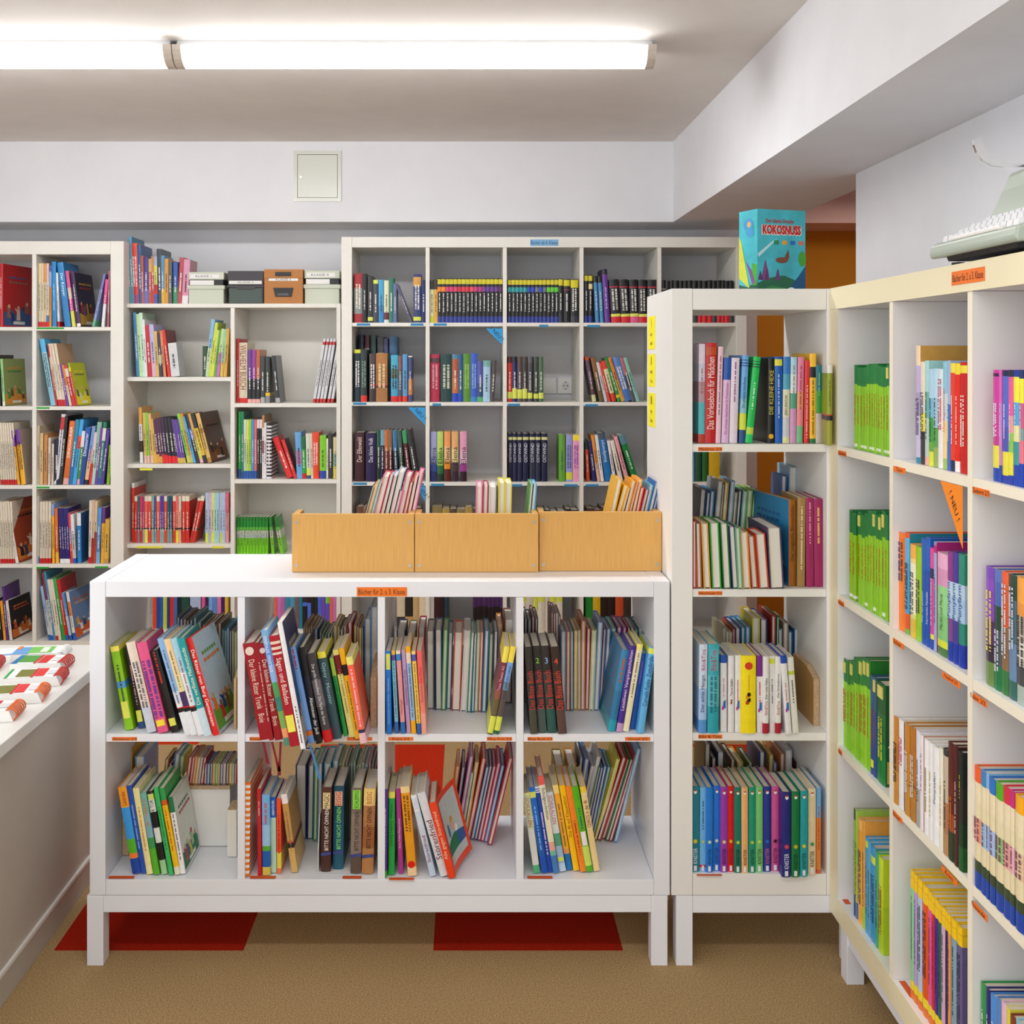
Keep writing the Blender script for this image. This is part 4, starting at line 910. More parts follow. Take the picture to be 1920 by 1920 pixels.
row('third shelf of the narrow bookcase', (1270, 1110, 6.4), S3, 'y', '''
255 1700 270 635 95 | d0e0f4 a8c8f0@.5 5898dc@.85 | thick ice blue book with red and black lettering | tc=1c2a50;ts=.5;tr=.34-.76;t=Der wilde Hengst;pt=Bibi&Tina;pk=.04-.3;pkc=d4e2f4;ptc=b81c38;w=.17
362 1700 372 635 135 | 3fb0c0 62c0cc@.35 2aa4b4@.7 | thickest teal book with red lettering | tc=1f7a8a;tr=.36-.76;pt=Bibi&Tina;pk=.05-.3;pkc=5cbac8;ptc=b81c38
520 1682 520 765 74 | 2458b8 eeecee@.1 | white paperback with a blue top, first | tc=d878a8;ts=.34;tr=.3-.55;bl=.64
612 1690 615 770 70 | efecec | white paperback with tan back cover | tc=444;ts=.4;tr=.3-.52;t=Tina in Gefahr;bl2=.6
692 1690 695 765 64 | eceef4 | white paperback with navy back cover | tc=d04a58;ts=.34;tr=.32-.62;bl=.64
765 1702 768 770 178 | fde61a | very thick yellow book among the white spines | tc=d0521c;ts=.3;tr=.25-.45;t=Tierisch beliebte Geschichten;bl2=.55;disc2=.13
958 1692 950 770 72 | 7a2f90 eeecee@.27 | white paperback with a purple top | tc=d03a58;ts=.4;tr=.34-.62;bl=.66
1030 1705 1035 780 66 | f0eeec b01f38@.865 | white paperback with a dark red foot, left of two | tc=242424;ts=.4;tr=.28-.55;t=Der rote Hahn;pk=.57-.76;pkc=f0eeec;pt=Bibi&Tina;ptc=b81c38
1110 1692 1105 775 64 | eeecec dce44a@.03 eeecec@.1 | white paperback with a yellow band near its top | tc=555;ts=.36;tr=.3-.6
1178 1702 1180 780 66 | f0eeec b01f38@.865 | white paperback with a dark red foot, right of two | tc=242424;ts=.4;tr=.2-.55;t=Das Zirkusponny;pk=.57-.76;pkc=f0eeec;pt=Bibi&Tina;ptc=b81c38
1305 1710 1240 770 70 | 244cae eeecee@.1 | white paperback with a blue top leaning left | tc=e07a90;ts=.36;tr=.35-.6;bl=.65
1385 1702 1320 790 74 | eeebe4 c8d84a@.18 eeebe4@.23 | white paperback at the right end, leaning left | tc=444;ts=.36;tr=.3-.6
''')
row('back row, third shelf of the narrow bookcase', (1270, 1110, 6.4), S3, 2.985, '''
* 545 660 1600 450 0 3 | a8a890 / b8b8a8 / c8c0a0 |  | rev
665 1600 665 445 28 | b8482a |  | rev
695 1600 695 435 65 | 24408a | blue edged book turned backwards | rev
765 1600 765 425 50 | 2a86b8 |  | rev
820 1600 820 420 55 | 3a90d0 | light blue edged book turned backwards | rev
898 1600 898 310 92 | dccc3a | tall yellow edged book turned backwards | rev
995 1600 995 330 82 | 3a3f8a | tall navy edged book turned backwards | rev
1125 1600 1130 290 52 | a8202a | tall red edged book turned backwards | rev
1180 1600 1195 300 28 | 3a8a58 |  | rev
1212 1600 1212 450 45 | 8ac0d0 |  | rev
1262 1600 1272 370 62 | a88878 | brown edged book turned backwards | rev
1330 1600 1330 480 50 | 4a88b8 |  | rev
1385 1600 1400 450 70 | 2a72b8 | royal blue edged book turned backwards | rev
1470 1600 1485 310 55 | 98ccb8 | tall mint edged book turned backwards at the right | rev
''', vf=.42)
KN = 'k=.925-.985;kc=e8ecf4;kw=.36;star=.64;face=.06'
row('bottom shelf of the narrow bookcase', (1270, 1370, 6.4), S4, 'y', '''
165 1700 165 675 100 | 1c8494 | teal book at the left wall with white lettering | tc=eef;ts=.44;tr=.72-.9;t=KNISTER;sc=e8d81c
270 1700 275 685 72 | 70b8f0 c82a3a@.915 8ab0e0@.945 | light blue book with a red band at its foot | tc=24407a;ts=.34;tr=.16-.5;nf;sc=c8e048
345 1708 350 690 80 | 1c7ad8 | bright blue book with a numeral two at its top | tc=12366a;ts=.44;tr=.72-.9;t=KNISTER;nf;sc=c8e8c0
430 1692 435 670 80 | 1f78dc | bright blue book with a face emblem at its top | tc=12366a;ts=.44;tr=.72-.9;t=KNISTER;sc=d8f0e0
518 1706 520 685 85 | 983cac | purple book | tc=2a1030;ts=.44;tr=.72-.9;t=KNISTER;sc=f0d8a0
605 1700 605 675 75 | dc1620 | bright red book | tc=8a0f14;ts=.44;tr=.72-.9;t=KNISTER;sc=f8c820
685 1712 685 690 84 | 167a68 | dark sea green book beside the red one | tc=0c2a20;ts=.44;tr=.72-.9;t=KNISTER;sc=c0e048
775 1716 772 690 76 | f2b47a | peach orange book | tc=4a2a14;ts=.44;tr=.72-.9;t=KNISTER;sc=f0d070
858 1712 858 690 82 | 179a78 | green book, brighter, after the peach one | tc=0c3a2a;ts=.44;tr=.72-.9;t=KNISTER;sc=b8e048
942 1706 942 680 85 | 7ccc78 | light green book | tc=1c4a20;ts=.44;tr=.72-.9;t=KNISTER;sc=c0f060
1035 1700 1035 680 90 | 243c98 | royal blue book with white title | tc=e06a8a;ts=.44;tr=.72-.9;t=KNISTER;sc=2f74d0
1130 1692 1132 680 90 | d85a98 | pink book | tc=3a1028;ts=.44;tr=.72-.9;t=KNISTER;sc=4a1030
1258 1765 1262 745 104 | 24287e | navy book pulled forward after the gap | tc=eef;ts=.44;tr=.72-.9;t=KNISTER;sc=e84a6a
1372 1765 1374 740 96 | 127a42 | dark green book pulled forward | tc=0a3018;ts=.44;tr=.72-.9;t=KNISTER;sc=d8c02a
1475 1757 1478 735 90 | 1fa4aa | turquoise book pulled forward | tc=0c4048;ts=.44;tr=.72-.9;t=KNISTER;sc=e8d82a
1572 1737 1575 705 90 | ecd8b0 | cream book near the right end | tc=2a2418;ts=.44;tr=.72-.9;t=KNISTER;sc=2a9a58
1668 1722 1672 690 54 | 6fb0ea e8883a@.35 e0603a@.95 | thin blue and orange paperback at the right wall | tc=c43;nf;ns
''', dflt=KN)
row('back row, bottom shelf of the narrow bookcase', (1270, 1370, 6.4), S4, 2.99, '''
300 1650 330 160 70 | 5a4a30 |  | rev
390 1650 410 330 60 | 3a2a30 |  | rev
460 1650 480 260 85 | 24386a | navy edged thick book turned backwards | rev
570 1650 640 350 60 | 4a3a30 |  | rev
700 1650 720 385 70 | d8b840 |  | rev
790 1650 850 390 60 | 2f6a34 |  | rev
960 1650 985 260 70 | 243a7a | blue edged book turned backwards with a gold scribble | rev
1080 1650 1105 295 45 | d8b44a |  | rev
1150 1650 1150 390 50 | 4a6aa8 |  | rev
1220 1650 1235 280 55 | c07a4a | tan edged book turned backwards | rev
1290 1650 1300 235 75 | c8ccd8 | thick white book turned backwards | rev
1385 1650 1420 380 40 | 4a2428 |  | rev
''', vf=.28)
# ---- right bookcase (spines face the room; listed from the far end towards the camera)
GREEN = '1f7a3c@0 2a9048@.08 1f7a3c@.17 86c41e@.225'
GL = 'tc=c8502a;tr=.34-.7;ts=.4;k=.03-.15;kc=d8d070;kw=.6;dep=.16'
def srow(place, crop, Z, txt, Xp=.947, dflt='dep=.18'): row(place, crop, Z, Xp, txt, dflt=dflt, side=True)
srow('top shelf, far column of the right bookcase', (1550, 540, 5.05), S1, '''
* 252 590 1510 733 0 13 | 1f7a3c 8cc828@.23 dfe8d0@.94 7ab828@.975 / 23803c 90cc2a@.225 / 1f7a3c 84c024@.23 d8e4c8@.94 7ab828@.97 | green paperback with dark green top |
''', dflt=GL)
srow('second shelf, far column of the right bookcase', (1550, 880, 4.8), S2, '''
* 195 255 1100 382 0 2 | 1f7a3c 90c41c@.25 e4ecd8@.94 84b828@.975 | green paperback left of the gap |
* 275 545 1100 390 0 10 | 1f7a3c 8cc820@.24 / 257c30 94cc2a@.25 / 1f7a3c 84c41c@.24 e4ecd8@.94 7ab828@.975 | green paperback right of the gap |
''', dflt=GL)
srow('third shelf, far column of the right bookcase', (1550, 1180, 4.8), S3R, '''
* 105 385 1000 262 0 9 | 2a8030 8ccc20@.25 / 1f7a3c 96d02c@.25 / 277a2c 84c81e@.26 | lime paperback with a green top |
388 1300 410 25 | 3a5a8a 3a4a88@.3 dce048@.85 3a4a88@.93 | dark blue paperback among the green books |
413 1300 420 28 | 2f5a70 2a4a90@.35 | slate blue paperback among the green books |
443 1400 455 76 | 145a2c 1a6a30@.3 148038@.6 | thick dark green book at the near end | tc=d8d83a;tr=.35-.75;ts=.35;cc=1a5a34;art=c8a83a,e8e0c0,2a3a2a
''', dflt=GL)
srow('bottom shelf, far column of the right bookcase', (1550, 1500, 4.57), S4R, '''
228 900 70 12 | 4a5a38 9cc040@.1 2a5a90@.8 | thin green and blue paperback |
241 900 80 18 | a8d058 c8c858@.5 5a78b8@.85 | pale green paperback |
260 970 145 36 | fac060 f0a838@.1 f8b840@.4 | amber paperback |
298 1000 160 24 | f0a848 b8d848@.8 | orange paperback with a lime foot |
325 1050 310 22 | 4aa4d8 d8e048@.03 4aa4d8@.1 | sky blue paperback with a yellow top |
347 1080 345 22 | 58b0dc | pale sky blue paperback |
369 1120 375 40 | 3f9cd4 dce850@.10 3f9cd4@.18 | bright blue paperback with a yellow band |
410 1180 430 24 | 48b07a | sea green paperback |
434 1200 470 40 | c8e028 b8d828@.5 | lime yellow paperback | tc=a53
''', dflt='dep=.17;tc=245;tr=.3-.8;ts=.4')
srow('top shelf, middle column of the right bookcase', (1550, 540, 5.05), S1, '''
835 1670 550 42 | f0d8b8 c0b0dc@.17 a898c0@.4 c8c0e0@.6 3a8aa8@.95 | tall lilac book with a sand cover | tc=4a3a70;tr=.45-.75;ts=.4;cc=d0a050;art=3a2020,3a2020,e070b0;w=.21
878 1690 700 44 | e8dcc8 d8d8d8@.4 e8e048@.5 3a3a3c@.68 | grey, yellow and black paperback |
922 1700 690 36 | a8d8d8 70b0a8@.3 b8ccc8@.55 e8b0a8@.92 | pale turquoise paperback |
958 1720 770 42 | b0d4ec 7ab8d8@.3 3fa04a@.5 6aa83a@.75 dce44a@.85 | blue and green paperback |
1000 1725 765 44 | b8dcf0 9ac8d8@.3 5aa050@.6 98b060@.8 | pale blue and green paperback |
1044 1730 770 48 | d8e8ec eeeaec@.2 | white paperback | tc=c04a6a;tr=.1-.6;ts=.4
1092 1740 700 40 | 8fc8dc c8dce0@.3 f4d890@.55 a8c860@.9 | pale blue and yellow paperback | tc=e0582a;tr=.25-.65;t=Hundegeschichten;ts=.5
1132 1750 690 32 | 9fb8e0 4a70c0@.4 | blue-white paperback |
1164 1760 715 40 | f4e04a e8402a@.09 1c2a5a@.9 | red paperback with a yellow top |
1204 1770 720 46 | f0dc40 e02a1c@.1 f4f0ec@.9 | bright red paperback with a yellow sticker |
1250 1790 705 68 | c81c1c f4e048@.03 c81c1c@.10 | dark red book showing a green cover | cc=1f6a44;art=d8a060,c8803a,e0c048
''', dflt='dep=.2;tr=.3-.75;ts=.35')
srow('second shelf, middle column of the right bookcase', (1550, 880, 4.8), S2, '''
633 1490 560 60 | f07a1c e8701a@.05 f4801c@.4 | thick orange book at the far end | tc=24386a;tr=.1-.5;ts=.4;w=.2
693 1500 565 42 | e8582a 5ab4e8@.05 4a9fd8@.3 e85a2a@.8 7ab048@.95 | tall sky blue book with a red foot | cc=2a8aa0
740 1540 668 50 | f4b450 f8d890@.15 f0ecd0@.2 d8d880@.75 e0c048@.8 | cream and amber paperback |
792 1560 690 52 | 9acc1c | lime green book | tc=4a2a5a;tr=.35-.7;ts=.4
845 1590 620 38 | 1f62bc 1c58b4@.3 | deep blue paperback, first of two | tc=dce8f8;tr=.5-.8;ts=.4;t=Wer hat geweint
882 1610 610 42 | 1f62bc 1a50ac@.3 | deep blue paperback, second of two | tc=dce8f8;tr=.5-.8;ts=.4;t=Verrückt Familie
924 1660 705 34 | e84a9a 3a2a4a@.2 d84a9a@.3 f4e048@.85 2a4ab0@.9 | hot pink paperback |
958 1680 650 26 | 8a90c8 b82a7a@.03 9ab0d8@.1 | tall pale violet book with a crimson edge | cc=a8287a
986 1700 740 90 | eab0d0 d898c0@.15 98d890@.32 88cc80@.6 dce840@.85 4a7a40@.92 | thick pink and green book | tc=2a4a3a;tr=.4-.75;ts=.28;t=Martin und Marie
1080 1780 735 44 | 8a3a8c b8d4ec@.27 a8c8e8@.4 7a4a90@.61 1c3aa8@.82 | purple paperback with a pale blue script panel | tc=2a3a80;tr=.28-.6;ts=.6;t=Ponyfarm
1126 1800 745 46 | 4a3a98 b8d4ec@.27 a8c8e8@.4 4a4098@.61 1c3aa8@.82 | indigo paperback with a pale blue script panel | tc=2a3a80;tr=.28-.6;ts=.6;t=Ponyfarm
1173 1820 755 56 | 2a8a78 b8d4ec@.27 a8c8e8@.4 2a8a78@.61 1c3aa8@.8 | sea green paperback with a pale blue script panel | tc=2a3a80;tr=.28-.6;ts=.6;t=Ponyfarm
''', dflt='dep=.17;tr=.3-.75;ts=.35')
srow('third shelf, middle column of the right bookcase', (1550, 1180, 4.8), S3R, '''
588 1600 768 46 | c88428 b87420@.3 a86420@.6 c88a30@.62 | golden brown book at the far end | w=.2
638 1640 800 46 | f0eef2 | tall white book with pink lettering | tc=d0487a;tr=.2-.5;ts=.4;cc=3a489a
690 1690 835 46 | c88428 b07020@.65 c88a30@.68 | golden brown book right of the white one |
740 1720 865 50 | b87424 a0601c@.6 b87c2c@.65 | golden brown book before the white group |
797 1750 905 34 | e0e0ec d8d8e4@.5 a8a8a0@.6 | greyish white paperback |
832 1780 940 32 | eee8ee | white paperback with lilac lettering | tc=a060a0;tr=.2-.6;ts=.4;cc=c8642a
868 1850 975 40 | f4f4f6 | white paperback with a blue back edge | tc=8a8a2a;tr=.3-.75;ts=.45;cc=303a90
910 1880 1008 34 | f0f0f0 | white paperback with yellow lettering | tc=c8b83a;tr=.3-.75;ts=.45
945 1890 1038 56 | f4f4f6 | wide white paperback | tc=3a3a6a;tr=.25-.6;ts=.35;t=Ponysafari;cc=303a90
1004 1900 1060 34 | eeecd8 | cream paperback | tc=c8b83a;tr=.3-.75;ts=.4
1040 1910 1065 42 | 3a3a38 c8b8a0@.06 a87858@.5 b88a60@.8 | fawn and brown book |
1082 1910 1005 56 | 5a1f18 6a2418@.3 a04a24@.6 2a3a1c@.75 | dark maroon book | tc=c8742a;tr=.45-.7
1140 1910 1040 34 | 4a1f20 | narrow maroon book |
1175 1920 1085 42 | 1c2420 2a2a24@.3 1a3a20@.6 1f5a2a@.8 | black-green book at the near end | tc=b8c83a;tr=.2-.4
''', dflt='dep=.18;tr=.3-.75;ts=.35', Xp=.9365)
YT = lambda c: 'f8cc18 e8b818@.045 f8cc18@.06 %s@.135 f4dc30@.86 e8762a@.93' % c
srow('bottom shelf, middle column of the right bookcase', (1550, 1500, 4.57), S4R, '\n'.join(
    '%d 1300 %d %d | %s | %s book with yellow top, %s' % (x, y, w_, YT(c), nm, wh) for x, y, w_, c, nm, wh in (
    (712, 592, 27, '8cd898', 'mint', 'farthest'), (740, 625, 27, 'c0a0d8', 'lilac', 'after the mint one'), (768, 660, 40, 'b8cce0', 'pale blue', 'beside lilac'), (810, 710, 48, 'e8581c', 'orange', 'wide'),
    (862, 770, 30, 'e85a9c', 'pink', 'after the orange one'), (893, 810, 24, 'd02a48', 'crimson', 'narrow'), (918, 838, 32, '4a2a90', 'violet', 'between crimson and green'), (951, 880, 22, '1f6a50', 'dark green', 'narrow'),
    (974, 905, 34, 'dcb0d0', 'pale pink', 'beside dark green'), (1010, 945, 22, '3a2a58', 'dark purple', 'narrow'), (1033, 975, 22, 'e8a060', 'apricot', 'narrow'), (1057, 1000, 44, '88a8b8', 'grey-blue', 'wide'), (1104, 1055, 46, '6a6090', 'mauve', 'nearest'))), dflt='dep=.17;tr=.2-.7;ts=.35;tc=335')
srow('top shelf, near column of the right bookcase', (1550, 540, 5.05), S1, '''
1563 1850 778 62 | d03aa0 b83a98@.05 1c2a50@.03 d040a0@.06 c83a90@.6 e8e048@.68 1c4ab0@.88 | magenta paperback with a yellow sticker, first |
1627 1850 778 24 | d868b8 c888c8@.3 2a4ab0@.85 | narrow mauve paperback |
1652 1850 785 58 | 1c2a50 5a6ac8@.05 5058b8@.5 e8e048@.72 2a40a8@.93 | blue-violet paperback with a yellow sticker |
1712 1850 780 44 | 2a2a4a e8609c@.06 e8a0a0@.4 90c858@.55 e8e048@.72 2440a8@.92 | pink and green paperback |
1758 1850 780 52 | 1f3a98 f0ec48@.06 58a8d8@.28 e8e8a0@.48 3a9aa0@.62 1c44b0@.82 | blue and yellow paperback |
1812 1850 785 44 | 24346a f0ec48@.07 c86890@.28 88a0a0@.5 e87a90@.6 1c44b0@.8 | rose and grey paperback |
1858 1850 790 70 | 2a4a98 a04a80@.1 3a88a8@.5 1c44b0@.8 | plum and blue paperback cut by the right picture edge |
1930 1850 800 200 | 3a58a0 |  |
''', dflt='dep=.17;tc=eef;tr=.3-.6;ts=.3')
srow('second shelf, near column of the right bookcase', (1550, 880, 4.8), S2, '''
1422 1900 868 72 | 7a48b8 8a50c0@.1 5a3a70@.45 3a3040@.65 6a8a48@.8 | tall violet fantasy book | tc=e8d070;tr=.2-.7;ts=.5;cc=5a3a98
1496 1950 895 64 | 5a78c0 4a68b0@.1 2a4a3a@.3 4a5a60@.5 1f7a48@.8 | tall blue and green fantasy book | tc=dde;tr=.5-.85;ts=.4
1562 1980 915 62 | e8643a d86030@.1 8a6a48@.45 3a7a40@.8 | tall orange and green fantasy book | tc=dde;tr=.1-.7;ts=.45
1626 2000 940 68 | 2a4a40 4a6a78@.2 6a8ab0@.55 3a6a60@.85 | tall slate green fantasy book | tc=dde;tr=.1-.6;ts=.4
1700 2040 965 80 | f4a84a e89848@.2 c8b8a8@.3 e0dcd0@.5 4a4a4a@.7 a8b8b0@.85 | tall white and orange fantasy book | tc=333;tr=.3-.7;ts=.5
1782 2050 990 160 | 5a6a4a |  |
''', dflt='dep=.19')
CR = lambda c, m: '%s eee0bc@.125 e8dcb4@.3 %s@.42 eadcb4@.62 3a4a30@.77 2448a8@.86' % (c, m)
srow('third shelf, near column of the right bookcase', (1550, 1180, 4.8), S3R, '\n'.join(
    '%d 2000 %d %d | %s | cream book with %s top | %s' % (x, y, w_, CR(c, m), nm, o) for x, y, w_, c, m, nm, o in (
    (1320, 1218, 55, 'f0622a', 'eea088', 'an orange-red', ''), (1378, 1258, 50, '3f88c8', 'a0c0dc', 'a blue', ''), (1430, 1285, 24, '88b8dc', 'a0b8e0', 'a pale blue', ''), (1456, 1325, 48, '2f74d0', 'a8c0ec', 'a bright blue', ''),
    (1507, 1362, 68, '5aac22', 'a0c888', 'a green', ''), (1578, 1400, 60, 'd83048', 'e8a8a0', 'a crimson', ''), (1640, 1440, 40, 'c83080', 'e8b0c0', 'a magenta', ''), (1684, 1478, 74, 'f4ac18', 'e8c8a8', 'an amber', ''), (1760, 1510, 120, 'e8a020', 'e8c8a8', 'a wide amber', 'vf=.3'))), dflt='dep=.17;tr=.42-.6;ts=.5;tc=7a4a5a', Xp=.9365)
srow('bottom shelf, near column of the right bookcase', (1550, 1500, 4.57), S4R, '''
1312 2100 1553 44 | 2a9a50 1f8a48@.3 | green book at the far end | w=.2
1357 2100 1600 34 | 2a2a70 | dark indigo book | w=.2
1393 2100 1650 50 | 4a90dc 3a80d0@.4 | sky blue book | w=.2
1445 2100 1680 40 | 5a88c8 d8b0c0@.3 | pink and blue book | w=.2
1487 2100 1715 46 | e8c0d0 | pale rose book | w=.2
1535 2100 1765 30 | e0d850 | yellow book | w=.2
1567 2100 1830 40 | 8a3a24 | brick brown book | w=.2
1610 2100 1870 60 | 9accdc | pale blue book | w=.2
''', dflt='dep=.2')
# ---- books standing in the wooden bins
BZ = ZT+.011
def binrow(place, crop, txt): row(place, crop, BZ, 2.945, txt, dflt='rev;w=.12', vf=.6, ext=EYE*0+VY+(EYE-BZ)*F/2.945)
binrow('left wooden bin', (640, 740, 5.0526), '''
150 1390 290 880 26 | 1e1e1e |  |
175 1390 320 855 30 | e8b030 | thin yellow edged book turned backwards |
205 1390 355 840 34 | 4aa0a8 | turquoise edged book turned backwards |
245 1390 400 775 60 | e8889a | white book with pink covers turned backwards |
300 1390 455 770 50 | c8283a | white book with red covers turned backwards |
345 1390 490 765 55 | 9ab0d0 | white book with pale blue covers turned backwards |
390 1390 540 735 62 | b8c0d8 | tall white book with grey-blue covers turned backwards |
430 1390 550 910 50 | e07aa0 | pink book turned backwards |
470 1390 610 770 60 | d86a8a | white book with rose covers turned backwards |
525 1390 650 830 40 | d84a2a | orange-red edged book turned backwards |
565 1390 690 775 48 | d8402a | red edged book turned backwards |
605 1390 735 740 42 | e87ab0 | tall hot pink edged book at the right end |
''')
binrow('middle wooden bin', (640, 740, 5.0526), '''
1270 1400 1280 865 58 | e890b0 | white book with pink covers |
1330 1400 1345 860 50 | b84a60 | white book with rose-red covers |
1385 1400 1400 870 66 | d8d8dc | white book with pale covers |
1478 1400 1490 830 62 | e0d83a | tall book with yellow covers, left of two |
1540 1400 1550 835 66 | e4dc40 | tall book with yellow covers, right of two |
1735 1400 1790 850 34 | 5aa048 | green and white edged book near the right side |
1770 1400 1815 850 40 | 4aa8dc | light blue edged book near the right side |
''')
binrow('right wooden bin', (940, 740, 5.647), '''
1080 1560 1225 905 60 | e8b030 | tall yellow picture book at the left, cover showing | 
1140 1560 1300 970 46 | f0b818 | yellow edged book, first of the small pair |
1180 1560 1340 985 40 | f0b020 | yellow edged book, second of the small pair |
1220 1560 1380 920 50 | e0a028 | white book with amber covers |
1270 1560 1425 930 40 | c04a3a | white book with brick covers |
1305 1560 1450 905 50 | f0a838 | tall book with amber covers |
1350 1560 1475 985 44 | d83a38 | red edged book, left of two |
1395 1560 1530 1010 44 | d84a48 | red edged book, right of two |
1430 1560 1570 960 46 | 5aa8c8 | turquoise edged book |
1480 1560 1630 930 50 | 2f6ab8 | royal blue edged book |
1515 1560 1670 960 30 | 3a78c8 | blue edged book at the right wall |
''')
# ---- back bookcases
B1, B2, B3, B4 = bs[0], bs[1], bs[2], bs[3]
YH = lambda c: '1c1c1e d8cc20@.02 1c1c1e@.13 %s@.19 161618@.30 2a3a90@.86' % c
row('top left space of the grid bookcase', (640, 430, 5.0526), B1, 5.0, '''
122 880 418 74 | a8242c 8a9490@.3 a8242c@.82 | thick red and grey book | tc=fed
198 880 420 42 | 242426 | tall black book with white lettering | tc=ccc
250 880 445 48 | 343438 dce45a@.88 343438@.96 | charcoal book with a yellow foot sticker |
302 880 480 46 | dce45a 444852@.09 | grey book with a yellow top |
352 880 478 50 | 48a8d8 3a88c0@.6 | bright blue book |
405 880 485 44 | e8e8c0 6a2430@.76 e0e0e0@.93 | cream book with a maroon foot |
452 880 460 42 | 2a7a6a | dark teal book |
494 880 515 30 | 6a70a0 | slate violet thin book |
650 880 510 520 26 | 5a5a78 | thin grey book leaning far left across the gap |
682 880 425 72 | 30307a d8a048@.06 303a70@.25 d8e04a@.88 303a70@.96 | thick indigo book with a coloured top |
760 880 480 38 | 1c2c6a | dark blue book at the divider |
''')
row('second space, top row of the grid bookcase', (640, 430, 5.0526), B1, 5.0, '''
840 885 482 36 | 3a3430 e8e4b0@.22 d8e04a@.85 | cream book with a dark top |
878 885 482 34 | 3a3020 e8b040@.22 | amber book with a dark top |
'''+'\n'.join('%d 885 466 37 | %s | black book with a yellow top and %s band' % (912+38.6*k, YH(c), nm) for k, (c, nm) in enumerate((('f08a28', 'an orange'), ('f08a28', 'an orange'), ('d83a78', 'a rose'), ('d83a70', 'a rose'), ('d83a68', 'a rose'), ('c8283a', 'a red'), ('e02a50', 'a red'), ('d02430', 'a red'), ('e84a68', 'a rose'), ('c03a80', 'a plum'), ('b83078', 'a plum'), ('7a3a98', 'a violet'), ('6a3a90', 'a violet'), ('6a3a98', 'a violet'), ('6a3a88', 'a violet'), ('582a60', 'a purple')))))
row('third space, top row of the grid bookcase', (0, 0, 1), B1, 5.0, '\n'.join('%.1f 606 523.5 7.0 | %s | black book with a yellow top and %s band' % (952+7.35*k, YH(c), nm) for k, (c, nm) in enumerate((('2aa0a8', 'a teal'), ('2aa098', 'a teal'), ('2aa0a8', 'a teal'), ('2a98a8', 'a teal'), ('2aa0a0', 'a teal'), ('244cc0', 'a blue'), ('244cc0', 'a blue'), ('707480', 'a grey'), ('244cc0', 'a blue'), ('707480', 'a grey'), ('60d030', 'a green'), ('60d030', 'a green'), ('60c838', 'a green'))))+'''
1047.5 606 522.5 8 | 1c1c1e d8cc20@.02 1c1c1e@.16 2a2c38@.8 | plain black book beside the green banded ones
1057 606 523.5 11.5 | 1c1c1e d8cc20@.02 1c1c1e@.16 a03060@.24 1c1c1e@.26 | wide black book with a thin red line
1070 606 523.5 14 | 1c1c1e d8cc20@.02 1c1c1e@.2 343440@.85 | widest black book at the divider
''')
BT = '1c1c1e e82a48@.165 1c1c1e@.185 161618@.6 e8e860@.8 d8202c@.865'
row('fourth space, top row of the grid bookcase', (1000, 430, 4.8), B1, 5.0, f'''
460 850 410 34 | {YH('2a2a30')} | black book with a yellow top at the divider |
498 850 410 34 | {YH('e8d890')} | black book with a yellow top and cream label |
560 850 540 420 32 | 2a2a30 4a8ac0@.14 | blue paperback with a dark top, left of two |
602 850 580 425 32 | 2a2a30 4a90c0@.14 | blue paperback with a dark top, right of two |
645 850 615 360 48 | 241c34 6a3a98@.1 | tall purple book | tc=cbe
705 850 680 455 84 | {BT} | thick black book with a red foot, first |
795 850 770 455 78 | {BT} | thick black book with a red foot, second |
875 850 862 455 74 | 1c1c1e e82a48@.165 1c1c1e@.185 e8e860@.79 e85a90@.86 | thick black book with a pink foot |
952 850 945 455 72 | {BT} | thick black book with a red foot, rightmost |
1030 850 1028 455 80 | {BT} |  |
''')
row('fifth space, top row of the grid bookcase', (1000, 430, 4.8), B1, 5.0, '''
* 1156 1800 850 462 0 16 | 1c1c1e e0e0e0@.2 1c1c1e@.22 d8202c@.72 / 1c1c1e 1c1c1e@.3 e8d850@.66 d8202c@.75 / 1a1a1c 2a2a2e@.5 d8202c@.73 / 1a1a1c 444@.5 |  | jit=.01
''')
row('second row, first space of the grid bookcase', (640, 430, 5.0526), B2, 5.0, '''
122 1635 1140 60 | d8dc3a 14303c@.07 | dark teal book with a yellow top |
184 1635 1140 58 | 2a3434 d83020@.88 | black-green book with a red foot | tc=8a9
265 1635 1180 60 | 4a3a38 3a2c30@.3 c02020@.64 3a2c30@.66 | dark brown book |
328 1635 1175 108 | b0743a a86a34@.3 c03020@.655 241c1c@.68 a8703a@.71 | thickest light brown book with a dark band | tc=eda
470 1635 1192 66 | 4ab0d0 5a7a70@.3 48a0c8@.5 d82020@.88 | turquoise book with a red foot |
540 1635 1200 34 | 8a5a58 5a5a60@.3 c82020@.88 | narrow mauve book with a red foot |
580 1635 1185 46 | 5a9cd0 d84028@.88 | blue book with an orange foot |
634 1635 1200 36 | e8e0d0 4a4878@.03 c8804a@.5 4a4a80@.85 | violet and orange book |
''')
row('upper layer, second row, first space of the grid bookcase', (640, 430, 5.0526), B2, 5.14, '''
165 1635 1000 46 | 242448 444@.2 242448@.5 | black-blue book standing high behind |
220 1635 1005 46 | 5a2a2c 888@.2 5a2428@.4 | dark red book standing high behind |
275 1635 1005 52 | 3a5454 2a3c40@.4 | dark green book standing high behind |
340 1635 1020 62 | 484850 c8c8a0@.25 484850@.4 | charcoal book standing high behind |
405 1635 1035 38 | 50507a | violet-grey book standing high behind |
455 1635 1015 70 | 3a6a90 4a90b0@.3 | blue book standing high behind |
''', vf=.45)
